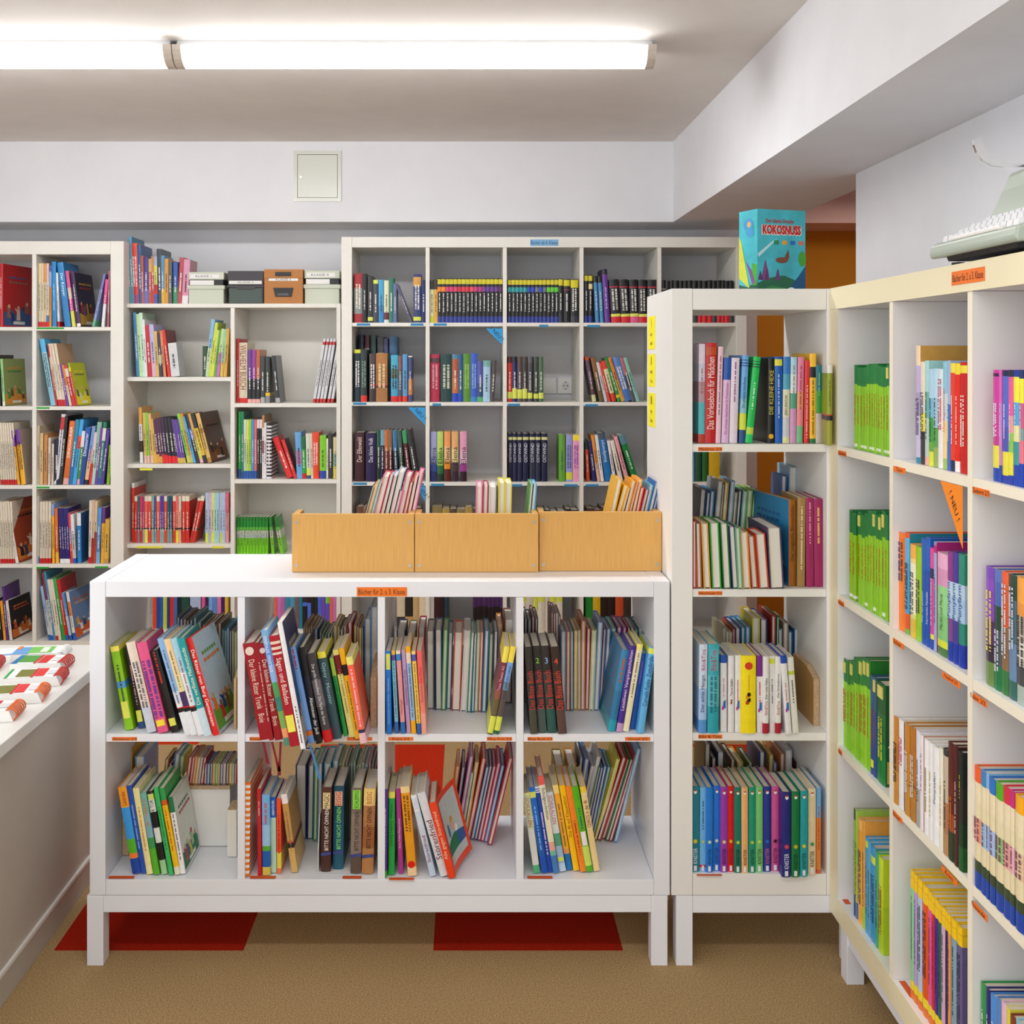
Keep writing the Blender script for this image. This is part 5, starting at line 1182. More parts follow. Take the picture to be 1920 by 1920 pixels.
row('second row, second space of the grid bookcase', (640, 430, 5.0526), B2, 5.0, '''
842 1645 1185 88 | b8284a 5a3440@.08 b8284a@.18 | thick raspberry red book | tc=e8a8b0
940 1645 1185 108 | 12403c | thickest dark green book with a white patch | tc=d8d8c0
1050 1645 1185 56 | 5a8aa8 b85a38@.1 c87038@.5 2a48c0@.82 | blue and orange book |
1108 1645 1185 44 | 2a5a88 2448b8@.85 | dark blue narrow book |
1155 1645 1180 68 | 5a9028 | grass green book | tc=ac7
1225 1645 1175 64 | 3a60c8 3a88c0@.9 | royal blue book | tc=9be
1290 1645 1250 54 | 5858a0 304a70@.55 58a868@.88 | short violet-blue book |
1342 1645 1345 1245 66 | 78b0a8 a8cce4@.15 | short pale blue book |
1408 1645 1432 1245 40 | 50484a | short dark grey book leaning right |
''')
row('second row, third space of the grid bookcase', (640, 430, 5.0526), B2, 5.0, '\n'.join('%d 1640 1207 44 | %s %s@.14 dce45a@%.2f %s@.93 | %s book with a yellow label' % (x, t_, c, kk, c, nm) for x, t_, c, nm, kk in (
    (1574, '5a2020', 'd03020', 'bright red', .78), (1620, '142038', '182860', 'navy', .7), (1668, '5a4a40', '5a4848', 'brown', .73), (1716, '4a4240', '443a3a', 'dark brown', .71), (1766, '5a5a5e', '4a4a4e', 'grey', .8), (1822, '4a4a42', '3a443c', 'dark olive', .82), (1870, '4a6a4a', '4a6a48', 'moss green', .8))))
row('second row, fourth space of the grid bookcase', (1000, 430, 4.8), B2, 5.0, '''
535 1565 462 1150 34 | e04a20 6a5468@.08 5a3a40@.6 d8d8a0@.85 | mauve book with a red top leaning left |
598 1565 515 1160 42 | 8a6034 6a5a34@.5 | brown book leaning left |
645 1565 565 1200 26 | d8d8e0 | white thin book leaning left |
676 1565 590 1205 26 | e04a34 | red thin book leaning left |
712 1565 612 1190 40 | e04030 e0dcb0@.2 d84028@.8 | cream and red book leaning left |
762 1565 640 1160 38 | 2a8a34 d8c030@.85 2a8a34@.92 | green book leaning left |
798 1565 668 1160 34 | e8803a d8a048@.5 | orange book leaning left |
832 1565 710 1160 62 | 5a88cc 4a78c0@.5 | wide blue book leaning left |
890 1565 775 1160 42 | b06a70 3a2c30@.4 5a5a60@.7 | rose and black book leaning left |
932 1565 810 1160 30 | 8acab8 | mint thin book leaning left |
''')
row('third row, first space of the grid bookcase', (640, 740, 5.0526), B3, 5.0, '''
125 815 360 92 | 40161e | dark maroon thick book with cream lettering | tc=e8d0c0;ts=.5;tr=.1-.6;t=Der Elfenwald
230 815 365 98 | 221648 | dark violet thick book with white lettering | tc=e4e0f0;ts=.5;tr=.1-.6;t=Das kleine Volk
335 815 335 36 | 245a40 1c3024@.4 | dark green book in a row of seven alike |
372 815 338 36 | 7aa0b8 221c40@.3 | indigo book in a row of seven alike |
410 815 408 338 36 | c87038 7a2c18@.4 | copper book in a row of seven alike |
450 815 445 340 36 | 8a6448 581c18@.4 | brown book in a row of seven alike |
502 815 484 343 40 | 3a7aa8 1c3a50@.4 | blue book in a row of seven alike |
560 815 526 343 40 | 4a5a58 24402c@.5 | dark grey-green book in a row of seven alike |
625 815 573 345 40 | 3aa060 5a1c28@.25 | dark red book with a green gem in a row of seven |
690 815 612 335 46 | 343438 | tall grey cover leaning at the end of the row |
''')
row('third row, second space of the grid bookcase', (640, 740, 5.0526), B3, 5.0, '\n'.join('%d 826 352 %d | %s | %s book with a handwritten title | tc=2a2030;ts=.62;tr=.3-.66;t=Elena' % (x, w_, b, nm) for x, w_, b, nm in (
    (845, 58, 'a8acdc 8890c8@.5 3a4a98@.65 28306a@.8', 'lilac to blue'), (907, 58, 'c0dc70 98c850@.4 2a6a3a@.68 1c3424@.85', 'lime to green'), (975, 58, 'f4a058 f0c088@.3 e8901c@.6 5a2010@.75', 'peach to brown'), (1045, 62, 'e8b070 e8d090@.35 4a3840@.62 382030@.8', 'sand to plum'), (1125, 62, 'e8a0c0 e8b8d0@.4 a03890@.65 301020@.8', 'pink to plum'))))
row('third row, third space of the grid bookcase', (940, 740, 5.647), B3, 5.0, '\n'.join('%d 935 415 %d | 1c1f40 d8d890@.07 1c1f40@.13 %s@.2 | navy book in a row of seven alike with white lettering | tc=e8e8f0;ts=.5;tr=.2-.6;t=OSTWIND' % (x, w_, c) for x, w_, c in ((75, 42, '1c1c38'), (122, 42, '24264a'), (172, 46, '202448'), (228, 60, '1a2044'), (300, 58, '30344a'), (364, 50, '2a3048'), (426, 62, '1c2044')))+'''
610 935 430 66 | 68a838 | green book with a script title | tc=365
685 935 430 68 | 9aa0dc d8e04a@.8 9aa0dc@.96 | lilac-blue book with a script title | tc=557
757 935 430 70 | f4d838 e8a0c0@.12 | pink book with a yellow top | tc=94a
''')
row('third row, fourth space of the grid bookcase', (940, 740, 5.647), B3, 5.0, '''
905 935 885 498 32 | 2a3a2a d84a28@.2 | red-orange narrow book leaning left |
970 935 918 490 40 | 28286a | indigo book leaning left |
1020 935 948 430 34 | e8953a e8b8a0@.6 | orange and rose book leaning left |
1058 935 988 430 34 | ece8e8 | white narrow book leaning left |
1105 935 1022 412 74 | 4a5a68 1f74b8@.13 | wide blue book leaning left | tc=e8f0f8;ts=.5;tr=.15-.6;t=Inselponys
1190 935 1118 490 30 | f0e8ea | white thin book leaning left |
1250 935 1150 490 44 | ece4d4 | cream book leaning left |
1320 935 1190 450 40 | f0a8b0 | pale pink book leaning left |
1400 935 1240 440 66 | 5a8a98 12803a@.2 | green book leaning left at the end |
''')
row('right column of the grid bookcase, seen through the narrow bookcase', (1270, 840, 6.4), B3, 5.0, '''
175 400 -80 30 | 6aa0c8 |  |
215 400 -90 70 | 2a5a40 |  |
300 400 -80 65 | 2a6a30 |  |
380 400 -85 130 | d8b020 |  |
''', vf=.4)
row('fourth row of the grid bookcase', (0, 0, 1), B4, 5.0, '''
* 668 790 1055 950 0 9 | 6a4a3a / 8a6a4a / 3a3a4a / 7a5a48 |  |
* 810 900 1055 953 0 6 | 8a7a4a / a89048 / 5a4a3a |  |
* 1010 1085 1055 957 0 6 | 222 / 2a2a2a |  |
* 1100 1140 1055 955 0 3 | 4a3020 / 5a3a24 |  |
''', vf=.1)
B5 = Zb(1203)
row('fifth row of the grid bookcase', (0, 0, 1), B5, 5.0, '''
* 744 800 1203 1112 0 4 | d8c8a8 3a3230@.5 / 2a2624 c8a060@.5 / c8a878 / e0d0b0 |  |
* 803 842 1203 1115 0 4 | e0ddd8 / 3a1c20 / 24181c / 2a3a4a |  |
* 887 946 1203 1112 0 7 | 4a2a5a 1c181c@.3 / 44285a 1a161a@.3 |  |
* 975 1055 1203 1100 0 7 | e4dccc dce45a@.1 e4dccc@.3 / d8d0c0 / e8e0d0 dce45a@.15 e0d8c8@.4 |  |
* 1098 1185 1203 1105 0 6 | 1f8a34 / e0b824 / 2a1c18 / 241818 / c8502a / 3a3028 |  |
''', vf=.3)
# grey shelf unit
row('top of the shelf unit', (220, 420, 4.3636), Zg(569), 5.06, '''
95 645 72 150 24 | 5a8a90 | grey-green thin book at the left end |
112 645 86 105 30 | 5a90b0 | tallest pale blue book |
128 645 108 160 52 | e04a28 d83a28@.4 9a4a70@.85 | bright red thick book |
176 645 160 172 30 | 2a5a98 | blue book beside the red one |
196 645 190 260 22 | b85a3a | brick red narrow book |
215 645 215 270 40 | 483a88 6a70b0@.7 | indigo book |
256 645 255 285 24 | c8a868 b85040@.3 | tan and red book |
280 645 276 265 24 | c88848 b84040@.4 | orange-brown book |
302 645 298 265 26 | 9ab8d8 d8d86a@.2 d83028@.6 3a60b0@.8 | pale blue and red book |
330 645 320 205 38 | 3c4050 | tall charcoal book |
358 645 355 260 28 | 5890b8 d8b040@.7 | blue and amber book |
385 645 385 285 32 | d8983a | amber book |
415 645 415 305 32 | 5a5a58 | grey book |
455 645 455 312 38 | 2858a8 3a8a68@.6 | blue and green book |
490 645 510 275 36 | b84a54 | dusty red book leaning right |
527 645 545 292 50 | d89ab8 d890b0@.4 e8e4e8@.82 | pink book showing its rose cover | cc=c08088
''')
row('first shelf, left column of the shelf unit', (220, 420, 4.3636), gls[0][0], 5.06, '''
155 1253 125 725 28 | 4a88b8 | blue-grey tall paperback |
182 1253 150 738 28 | c0e0a8 | pale green tall paperback |
207 1253 175 728 28 | c8e8d0 | mint tall paperback |
225 1253 200 783 22 | e8e8ec | white thin paperback |
250 1253 222 830 36 | c02428 | dark red book with gold lines |
285 1253 256 823 38 | b8b8e4 d8b0c8@.7 | lilac paperback |
315 1253 295 880 28 | d8b060 | sand paperback |
345 1253 322 893 28 | 34304a a8a880@.5 34304a@.7 | black paperback |
378 1253 345 875 22 | d88858 | apricot thin paperback |
412 1253 362 868 26 | d8281e | bright red book with a maroon cover | cc=7a2030;w=.18
440 1253 411 978 70 | d8d8da | short thick white book in front | cc=d0d0d0
697 1250 1000 38 | 24482c | short dark green book |
712 1250 770 782 30 | 8ab8e0 c8d8b0@.5 | pale blue paperback leaning right |
742 1250 800 808 24 | c8dc4a | lime yellow paperback leaning right |
765 1250 812 870 22 | dcd858 | yellow paperback leaning right |
785 1250 830 870 22 | 5aa838 | green paperback leaning right |
808 1250 852 860 26 | c8d4a0 c070b8@.5 | white and purple paperback leaning right |
838 1250 872 865 26 | 90cc98 d8b84a@.7 | mint paperback leaning right |
868 1250 892 858 26 | d8a848 | amber paperback leaning right |
''')
row('first shelf, right column of the shelf unit', (220, 420, 4.3636), gls[1][0], 5.06, '''
975 1465 940 20 | c42022 | narrow red book at the divider |
996 1465 972 66 | dcccb0 d02020@.92 | wide beige book with brown lettering | tc=8a5030;ts=.66;tr=.04-.78;t=WILHELM BUSCH;dn
1066 1465 1030 34 | 6a3a90 1c1c20@.56 e8a8a0@.93 | violet and black book, first of three |
1102 1465 1030 32 | 983a90 1c1c20@.56 e8a8a0@.93 | magenta and black book, second of three |
1136 1465 1030 32 | b8643a 30304a@.55 1c1c20@.62 e8a8a0@.93 | copper and black book, third of three |
1172 1465 1085 34 | 3c4044 a8a8a8@.88 | dark grey book with a silver foot |
1211 1465 1090 36 | 343c34 e8c020@.78 888@.85 | black-green book with a yellow dot |
1296 1465 1258 1080 36 | 303438 a8a8a8@.9 | black book showing a grey cover | cc=5a5e60;w=.16;art=a8a8a8,8a4a3a,d8d8d8
''')
row('magazines, first shelf of the shelf unit', (220, 420, 4.3636), gls[1][0], 5.06, '\n'.join('%d 1465 %d 940 21 | d8d8dc c83838@.05 d8d8dc@.1 c83030@.94 | white thin magazine leaning right, one of a row of six' % (x, x+88) for x in (1598, 1626, 1654, 1680, 1716, 1745)))
row('second shelf, left column of the shelf unit', (220, 740, 4.3636), gls[0][1], 5.06, '''
185 565 172 105 26 | d8a050 dcdcdc@.3 222@.6 e4e4e4@.8 | white and black spined book with a tan top |
220 565 204 150 22 | dcb858 e8c0b0@.85 | yellow-brown paperback |
245 565 225 150 22 | 88cc48 e8c0b0@.85 | lime paperback |
272 565 248 155 26 | dcb070 e8c0a0@.85 | sand paperback |
300 565 272 200 24 | d8b048 | amber paperback |
325 565 285 205 26 | 5a2848 d8a040@.8 | plum paperback leaning left, first |
350 565 310 195 24 | 542a50 d8a040@.85 | plum paperback leaning left, second |
370 565 328 195 24 | 4c2040 d82828@.8 | plum paperback with a red foot, first |
392 565 350 190 26 | 382040 e02028@.82 | dark plum paperback with a red foot, second |
418 565 376 190 28 | 241c30 e02028@.84 | black-violet paperback with a red foot |
448 565 402 190 34 | 242024 e02028@.85 | black paperback with a red foot, wide |
480 565 432 195 22 | 241c30 e02028@.85 | black paperback with a red foot, narrow |
* 500 562 565 205 -60 4 | 6a48a0 d0b858@.88 / 6040a0 d0b858@.88 |  | jit=.01
575 565 485 160 28 | 8ad048 c8d068@.85 | lime green paperback leaning left |
600 565 508 160 26 | d8983a c8b868@.85 | orange paperback leaning left |
622 565 528 185 24 | 48a8e0 | sky blue paperback leaning left |
648 565 550 165 36 | 303040 4a6ab0@.3 303030@.5 | black and blue paperback leaning left |
680 565 570 160 28 | dca848 dcd060@.5 e8b0b0@.92 | amber paperback leaning left |
705 565 592 160 34 | 2a2a30 d8b838@.3 2a2a30@.85 | black paperback with yellow marks leaning left |
740 562 632 158 36 | dcb468 b08038@.3 d8b060@.4 b08038@.9 | big gold-spined book showing a brown cover | cc=4a2818;w=.26;yaw=-6;cv=900;art=7a4a28,2a1810,8a4a20
''')
row('third shelf, left column of the shelf unit', (220, 740, 4.3636), gls[0][2], 5.06, '\n'.join('%d 1220 %d %d | %s | %s' % (x, y, w_, b, n) for x, y, w_, b, n in (
    (118, 725, 20, 'eee d83a28@.08 c82c20@.4', 'tall narrow red book at the left end'), (140, 832, 22, 'ece0c8 d83a28@.11 222@.68 d83a28@.71', 'red book with a white emblem, first'), (164, 835, 18, '2a6a78 24486a@.4 222@.68 889@.71', 'teal-blue book'),
    (184, 835, 20, 'd83050 d83a30@.4 222@.68 c83028@.71', 'crimson book'), (206, 835, 14, 'a03a80 222@.68 98a8a0@.71', 'purple narrow book'), (222, 832, 26, 'ece0c8 e8604a@.11 222@.68 e8d860@.71', 'salmon book with a white emblem'), (250, 832, 28, 'ece0c8 e04a38@.11 222@.68 d84030@.71', 'orange-red book with a white emblem'),
    (280, 832, 20, '7ab0b0 4a8a90@.3 222@.68 88b0a8@.71', 'pale teal book'), (303, 832, 16, '5a4880 222@.68 70a0a0@.71', 'violet-grey book'), (320, 832, 26, 'ece0c8 e8604a@.11 222@.68 e05848@.71', 'pink-red book with a white emblem'), (348, 832, 16, '683aa0 222@.68 88a8a8@.71', 'violet book'),
    (365, 832, 16, '4a3a98 222@.68 90b0a8@.71', 'indigo book'), (382, 832, 24, 'ece0c8 d85038@.11 222@.68 d84838@.71', 'brick red book with a white emblem'), (408, 832, 18, '1f5a60 222@.68 78a098@.71', 'dark teal book, left of two'), (428, 832, 20, '2a4a78 222@.68 78a098@.71', 'navy book after the dark teal one'),
    (453, 830, 24, 'ece0c8 d84030@.11 222@.68 d83a2c@.71', 'red book with a white emblem before the pink one'), (478, 835, 22, 'e87068 f09080@.3 222@.68 e8dc40@.72', 'pink book with a yellow foot'), (502, 832, 20, 'd8d4c0 f0b898@.3 222@.68 f0a888@.71', 'peach book'),
    (528, 832, 28, 'ece0c8 d8382c@.11 222@.68 d03024@.71', 'deep red book with a white emblem, left of the last two'), (558, 832, 30, 'ece0c8 d8382c@.11 222@.68 d03024@.71', 'deep red book at the end of the upright row'))) + '''
590 1210 660 850 24 | e8e0c0 b83028@.06 | dark red book leaning right, left of two |
606 1210 688 835 28 | f0e8d8 d83a28@.1 222@.7 d03024@.73 | red book with a white emblem leaning right |
'''+'\n'.join('%d 1215 805 23 | %s | %s thin book in the pastel set' % (x, b, n) for x, b, n in ((720, 'b8cce0 b0c8e0@.5 d8e858@.8', 'powder blue'), (744, 'c8b8dc b8b0d8@.5', 'lavender'), (768, 'dcdc98 d8d8a0@.5 dce85a@.8', 'pale yellow'), (790, 'a8d8b8', 'mint green'), (812, 'a8c8e8', 'baby blue'), (838, 'b0c8d8 c8d860@.8', 'grey-blue'), (861, 'b8c0e0', 'periwinkle'), (887, 'e07080 e8a0a0@.4', 'rose red'))))
row('second shelf, right column of the shelf unit', (220, 740, 4.3636), gls[1][1], 5.06, '''
990 690 140 20 | 2a9a38 24508a@.86 | tall green book, left of two |
1012 690 140 22 | 1f8060 24508a@.9 | tall sea green book, right of two |
'''+'\n'.join('%d 690 205 20 | %s | %s' % (x, b, n) for x, b, n in ((1034, 'd8e0dc b8d0c0@.4 2a5aa8@.87', 'white paperback with a blue foot'), (1055, 'dce040 c8d050@.5 2a5aa8@.87', 'yellow paperback with a blue foot'), (1076, '90d050 2a5aa8@.87', 'lime paperback with a blue foot'), (1098, '4a90d8 2a5aa8@.87', 'blue paperback with a dark blue foot'), (1120, 'e06a68 2a5aa8@.87', 'coral paperback with a blue foot'), (1142, 'e8d8d8 242428@.15', 'black paperback with a white top, first'), (1164, 'e8d8d8 242428@.15', 'black paperback with a white top, second')))+'''
1184 690 170 18 | b88858 e8e0e0@.2 a06068@.4 e8e0e0@.6 | narrow white and red book |
1200 690 230 20 | e8e0e4 | white narrow book |
1222 690 240 38 | ~ 222226,e8e4e8,30 | black and white checked book | 
1392 690 1268 358 50 | d82020 e0302a@.3 | bright red book leaning left |
1445 690 1338 375 30 | d83434 | red thin book leaning left with a dark cover | cc=4a2020
1468 690 1452 308 50 | 68a8e0 a878b0@.4 68a8e0@.7 | sky blue book after the leaning pair |
1512 690 1500 345 36 | 2a6a40 38a048@.3 c82020@.88 | green book with a red foot |
1550 690 1540 320 34 | dcdccc dce45a@.78 24508a@.93 | cream book with a yellow sticker |
1586 690 1575 320 18 | dccfb8 | narrow beige book |
1595 690 310 54 | e8482a | orange-red book | tc=fdd
1655 690 335 52 | 80d02a 2a48a8@.82 | lime book with a blue foot |
1710 690 360 14 | e8e8c8 |  |
1725 690 320 38 | 38343c | dark grey book |
1766 690 350 32 | d8d098 88b090@.4 d8c858@.7 | yellow-green book at the right end |
''')
row('third shelf, right column of the shelf unit', (220, 740, 4.3636), gls[1][2], 5.06, '\n'.join('%d 1320 1003 23 | 2a8034 1f8a30@.1 60b848@.27 c8d0b8@.36 b8c8c0@.45 78cc28@.56 | green paperback with a picture band' % x for x in (978, 1004, 1030, 1056, 1081, 1106, 1132, 1158, 1184, 1210))+'''
1262 1320 1238 1003 24 | 2a8034 60b848@.27 c8d0b8@.36 78cc28@.56 | green paperback leaning left, first of the last two |
1335 1320 1282 1005 30 | 2a8034 60b848@.27 c8d0b8@.36 78cc28@.56 | green paperback leaning left at the end of the row |
''')
row('fourth shelf of the shelf unit', (0, 0, 1), gls[0][3], 5.06, '''
* 286 332 1182 1110 0 7 | d84a28 / 24489a / 2858a8 / b8cc58 / 2a3a70 / d82a28 / 4a6aa0 |  |
340 1182 1105 14 | 1c4a3c |  |
356 1182 1108 20 | a8b8d8 |  |
* 378 428 1182 1100 0 7 | d85a98 / 3a2050 / 7aa8e0 / 5a88c8 / d878a8 / 3a1c58 / d8b040 |  |
* 514 632 1182 1110 0 16 | e0685a / c878b8 / b868b0 / 3a88a8 / 4a98b8 / 7a5a60 / 1f7a90 / 2a2830 4a6ad0@.3 1c1c20@.4 / 242024 4a70d8@.3 / 1c1c20 / 222228 / 4a6ad0 / 7048b0 / 6ac83a 5a58c0@.3 |  |
''', vf=.25)
# left bookcase
la, lb, lc, le, lf = [Zb(y) for y in (613, 762, 910, 1058, 1203)]
WR = lambda n: 'e8dcc8 ddd0b8@.2 c82020@.9'
row('top shelf of the left bookcase', (0, 420, 4.8), la, 5.0, '''
-8 915 358 36 | b81a24 | thick red book showing a big red cover, leftmost | cc=b0141e;w=.25;yaw=-8;art=3a5a90,8a6a5a,2a3a6a,d8c0b0;cv=2500;tc=fdd
344 915 355 23 | e0d0a8 d0c8a8@.3 c82020@.92 | beige paperback with a red foot, first of four |
368 915 355 23 | e0c8a0 d8ccb0@.3 c82020@.92 | beige paperback with a red foot, second of four |
392 915 355 23 | d89a58 d8c090@.3 c82020@.92 | beige paperback with a red foot, third of four |
417 915 355 22 | e0c0b8 d8d0c8@.3 3a78c0@.82 c82020@.92 | beige paperback with a red foot, fourth of four |
442 915 375 20 | 5a5aa8 9ab0d8@.1 d8923a@.35 | violet-blue and orange paperback |
470 915 462 340 38 | 2a88c8 | tall sky blue book, left of two | tc=9cf
518 915 503 440 18 | e8e8ec c82020@.9 | white thin paperback with a red foot |
580 915 510 350 56 | 2a88c8 2a80c0@.5 | tall blue book with white bubble lettering | tc=f4f8ff;ts=.5;tr=.15-.55;t=Der Körper;dn
648 915 585 425 30 | d85a98 e0bcb0@.3 d84a90@.5 e0d858@.72 | pink paperback with a yellow foot |
690 915 628 440 36 | 3a2450 4a3060@.4 e8e8e8@.94 | violet book showing a dark picture cover | cc=241a38;art=c8983a,a83a28,7a5a8a;w=.2;yaw=-4;cv=1400
830 915 930 452 22 | 7a78b8 90a0d0@.3 68b088@.88 | lilac-grey paperback leaning right |
912 915 948 500 26 | e05a9a e8e4e8@.52 | pink and white paperback leaning right |
962 915 976 425 18 | a86a78 | dusty pink thin paperback |
''')
row('second shelf of the left bookcase', (0, 420, 4.8), lb, 5.0, '''
-15 1630 -30 1180 22 | 242420 |  |
22 1630 -2 1215 24 | 98d088 a0d890@.5 e8e8d0@.9 | pale green book showing a green and orange cover | cc=8a9a58;art=d8903a,4a8a38,6a4a30;w=.2;yaw=-6;cv=1500
455 1630 352 1040 44 | 5ab8e8 9ad0e0@.2 88c0d8@.7 | tall turquoise white book leaning left |
500 1630 425 1090 16 | c02430 d8b0a0@.2 b83028@.4 | thin red book leaning left |
522 1630 430 1080 22 | e0d0b8 c82020@.9 | beige paperback leaning left, first of three |
545 1630 455 1078 22 | e4d4c0 c82020@.9 | beige paperback leaning left, second of three |
568 1630 482 1078 24 | e0d0b8 c82020@.9 | beige paperback leaning left, third of three | cc=c8a078
592 1630 534 1265 24 | 6a3a90 | violet paperback leaning left |
622 1630 552 1270 22 | d88830 e0d0b8@.5 | orange paperback leaning left |
648 1630 572 1268 28 | c83838 e0d0c0@.1 c83030@.3 | red paperback leaning left |
676 1630 598 1255 22 | 7ab838 e8d838@.1 c8281e@.2 | red-spined book showing a yellow and green cover | cc=b8c02a;art=e8d830,5a5a48,d8d8c8,c8c030;w=.13;yaw=-10;cv=900
''')
row('third shelf of the left bookcase', (0, 760, 4.0), lc, 5.0, '''
'''+'\n'.join('%d 590 %d %d 15 | e4d8c4 d8ccb8@.3 c82020@.92 | beige paperback leaning left in the outer column' % (x, x-26, 133) for x in (5, 22, 39, 56, 74, 92, 110))+'''
130 590 82 190 18 | 7a3aa0 e8a838@.3 | violet and orange paperback leaning left |
158 590 110 185 36 | 703a98 f4b428@.27 | yellow book with a violet top showing a grey cover | cc=a89888;w=.22;yaw=-5;cv=1000
278 595 155 18 | c8bca0 | beige thin book at the divider |
298 595 300 210 22 | dcbc88 | cream book beside the divider |
325 595 330 222 26 | c88a4a | orange-brown book |
358 595 362 245 18 | dcccbc | pale narrow book |
384 595 388 290 16 | d8c8b8 |  |
402 595 405 260 40 | 1c1c38 | dark navy book |
402 595 460 70 34 | dcd8e0 c83838@.04 dcd8e0@.22 | tall white book leaning right |
440 595 485 80 24 | 1a1c20 24302a@.5 | tall black book leaning right |
470 595 522 122 40 | e8732a d86a28@.6 eaa8a0@.9 | orange book leaning right | tc=fff;ts=.45;tr=.06-.6;t=DINOSAURIER
512 595 566 110 30 | 2a8ab0 2a70b0@.6 | teal blue book leaning right |
542 595 600 110 28 | 48a8e8 d84a48@.25 48a8e0@.45 | bright blue book with a red band leaning right |
575 595 615 195 24 | e8e8e8 4a8a48@.3 e0a0b0@.9 | white and green paperback leaning right |
585 595 640 170 40 | 1f5ab0 184a98@.5 | dark blue book leaning right | tc=fff;ts=.5;tr=.1-.5;t=Dinosaurier
630 595 690 160 28 | 7a98c8 c0a0b8@.4 e8b890@.6 222@.92 | grey-blue paperback leaning right |
665 595 708 205 22 | e0c8d0 c8c8c0@.4 d83838@.6 | pale rose paperback leaning right |
680 595 730 130 34 | 88b8a8 a8d8c8@.5 | pale mint checked book leaning right |
706 595 752 170 22 | 783a98 | purple paperback leaning right |
728 595 775 128 26 | 2a7860 dcdcd8@.1 20806a@.3 2a5aa0@.9 | sea green book leaning right |
752 595 800 190 24 | 583a98 | indigo paperback leaning right |
798 595 818 300 22 | 88b828 | lime paperback at the right wall |
''')
row('fourth shelf of the left bookcase', (0, 760, 4.0), le, 5.0, '\n'.join('%d 1180 %d 725 16 | e4d8c4 d8ccb8@.3 c82020@.93 | beige paperback with a red foot in the outer column' % (x, x-22) for x in (2, 20, 38, 56, 75, 94))+'''
116 1185 32 725 26 | e8e0d0 d8d0c8@.4 e8e4e0@.9 | beige book showing a burnt orange cover | cc=9a3a1c;art=d8782a,2a1818,3a3a58,e8d8c0;w=.24;yaw=-8;cv=1600
272 1195 680 20 | ccc8c0 d8d0c8@.5 6a98c8@.9 | pale grey tall book at the divider |
'''+'\n'.join('%d 1195 725 19 | e4d8c4 d8ccb8@.3 c82020@.92 | beige paperback with a red foot, left group' % x for x in (297, 318, 340, 363))+'''
392 1195 386 740 18 | 88a8d8 f4b030@.2 | blue and orange paperback |
418 1195 408 775 22 | e0703a d86838@.5 f0b848@.8 | orange-red paperback |
'''+'\n'.join('%d 1195 %d 775 18 | 2a2070 e8e8f0@.92 | dark indigo paperback in a set of four' % (x, x-17) for x in (452, 470, 489, 507))+'''
530 1195 508 810 18 | d84858 9a6aa0@.3 d83838@.6 | crimson paperback |
548 1195 526 820 24 | e8e8e8 c8c8c0@.4 2a60b0@.9 | white paperback with a blue foot |
580 1195 575 810 30 | e8e8ec 2a80c8@.25 | blue paperback showing a deep blue cover | cc=1f5a98;w=.2
662 1190 670 715 20 | e4d8c8 d8d0c0@.5 c82020@.9 | beige paperback, right group, first |
680 1190 692 715 18 | d8b8a0 e0d8c8@.5 a83028@.6 | beige paperback, right group, second |
698 1190 712 720 20 | d8c098 b84830@.5 | beige and brick paperback |
718 1190 734 770 28 | 5a98d8 4a88c8@.5 7ab0e0@.8 | blue paperback with a white swirl |
755 1190 766 770 22 | 683a88 f4b028@.28 | amber paperback with a violet top |
778 1190 790 855 32 | dcb048 e0b858@.5 c89848@.9 | ochre paperback at the right wall |
''')
row('fifth shelf of the left bookcase', (0, 760, 4.0), lf, 5.0, '''
-2 1770 -25 1450 20 | 241c30 |  |
28 1770 -2 1470 18 | f4a828 | amber paperback leaning left in the outer column |
48 1770 12 1360 18 | 5a3080 | violet paperback leaning left in the outer column |
72 1770 35 1470 24 | e8e0d8 | pale book showing a black cover with an orange ball | cc=181018;art=d8702a,c8501c,e8c8a0;w=.2;yaw=-6;cv=1500
365 1770 300 1360 20 | 98b8e0 c0d0e8@.5 2a60b0@.9 | pale blue paperback leaning left |
385 1770 312 1260 22 | 8a3a5a d8d0c8@.4 2a60b0@.93 | wine red and white paperback leaning left |
402 1770 325 1250 18 | 3a90b0 | teal paperback leaning left |
420 1770 352 1310 22 | e4d8c8 c82020@.93 | beige paperback leaning left, first of two |
440 1770 374 1310 22 | e4d8c8 d8d0c0@.9 | beige paperback leaning left, second of two |
468 1770 396 1300 24 | 3aa858 2aa048@.4 | green paperback leaning left |
492 1770 424 1310 22 | d02020 2a60b0@.92 | red book showing a red cover | cc=b81c20;w=.2
522 1770 460 1410 20 | 5a98d8 a8c8e0@.5 2a60b0@.9 | blue thin paperback leaning left |
550 1770 488 1405 24 | e8e0e0 f0904a@.2 e8e0e0@.5 2a60b0@.85 | white and orange book showing a sky cover with a balloon | cc=6a8ab8;art=d8602a,e8a838,e8ecf4,3a4a70;w=.2;yaw=-8;cv=1600
''')
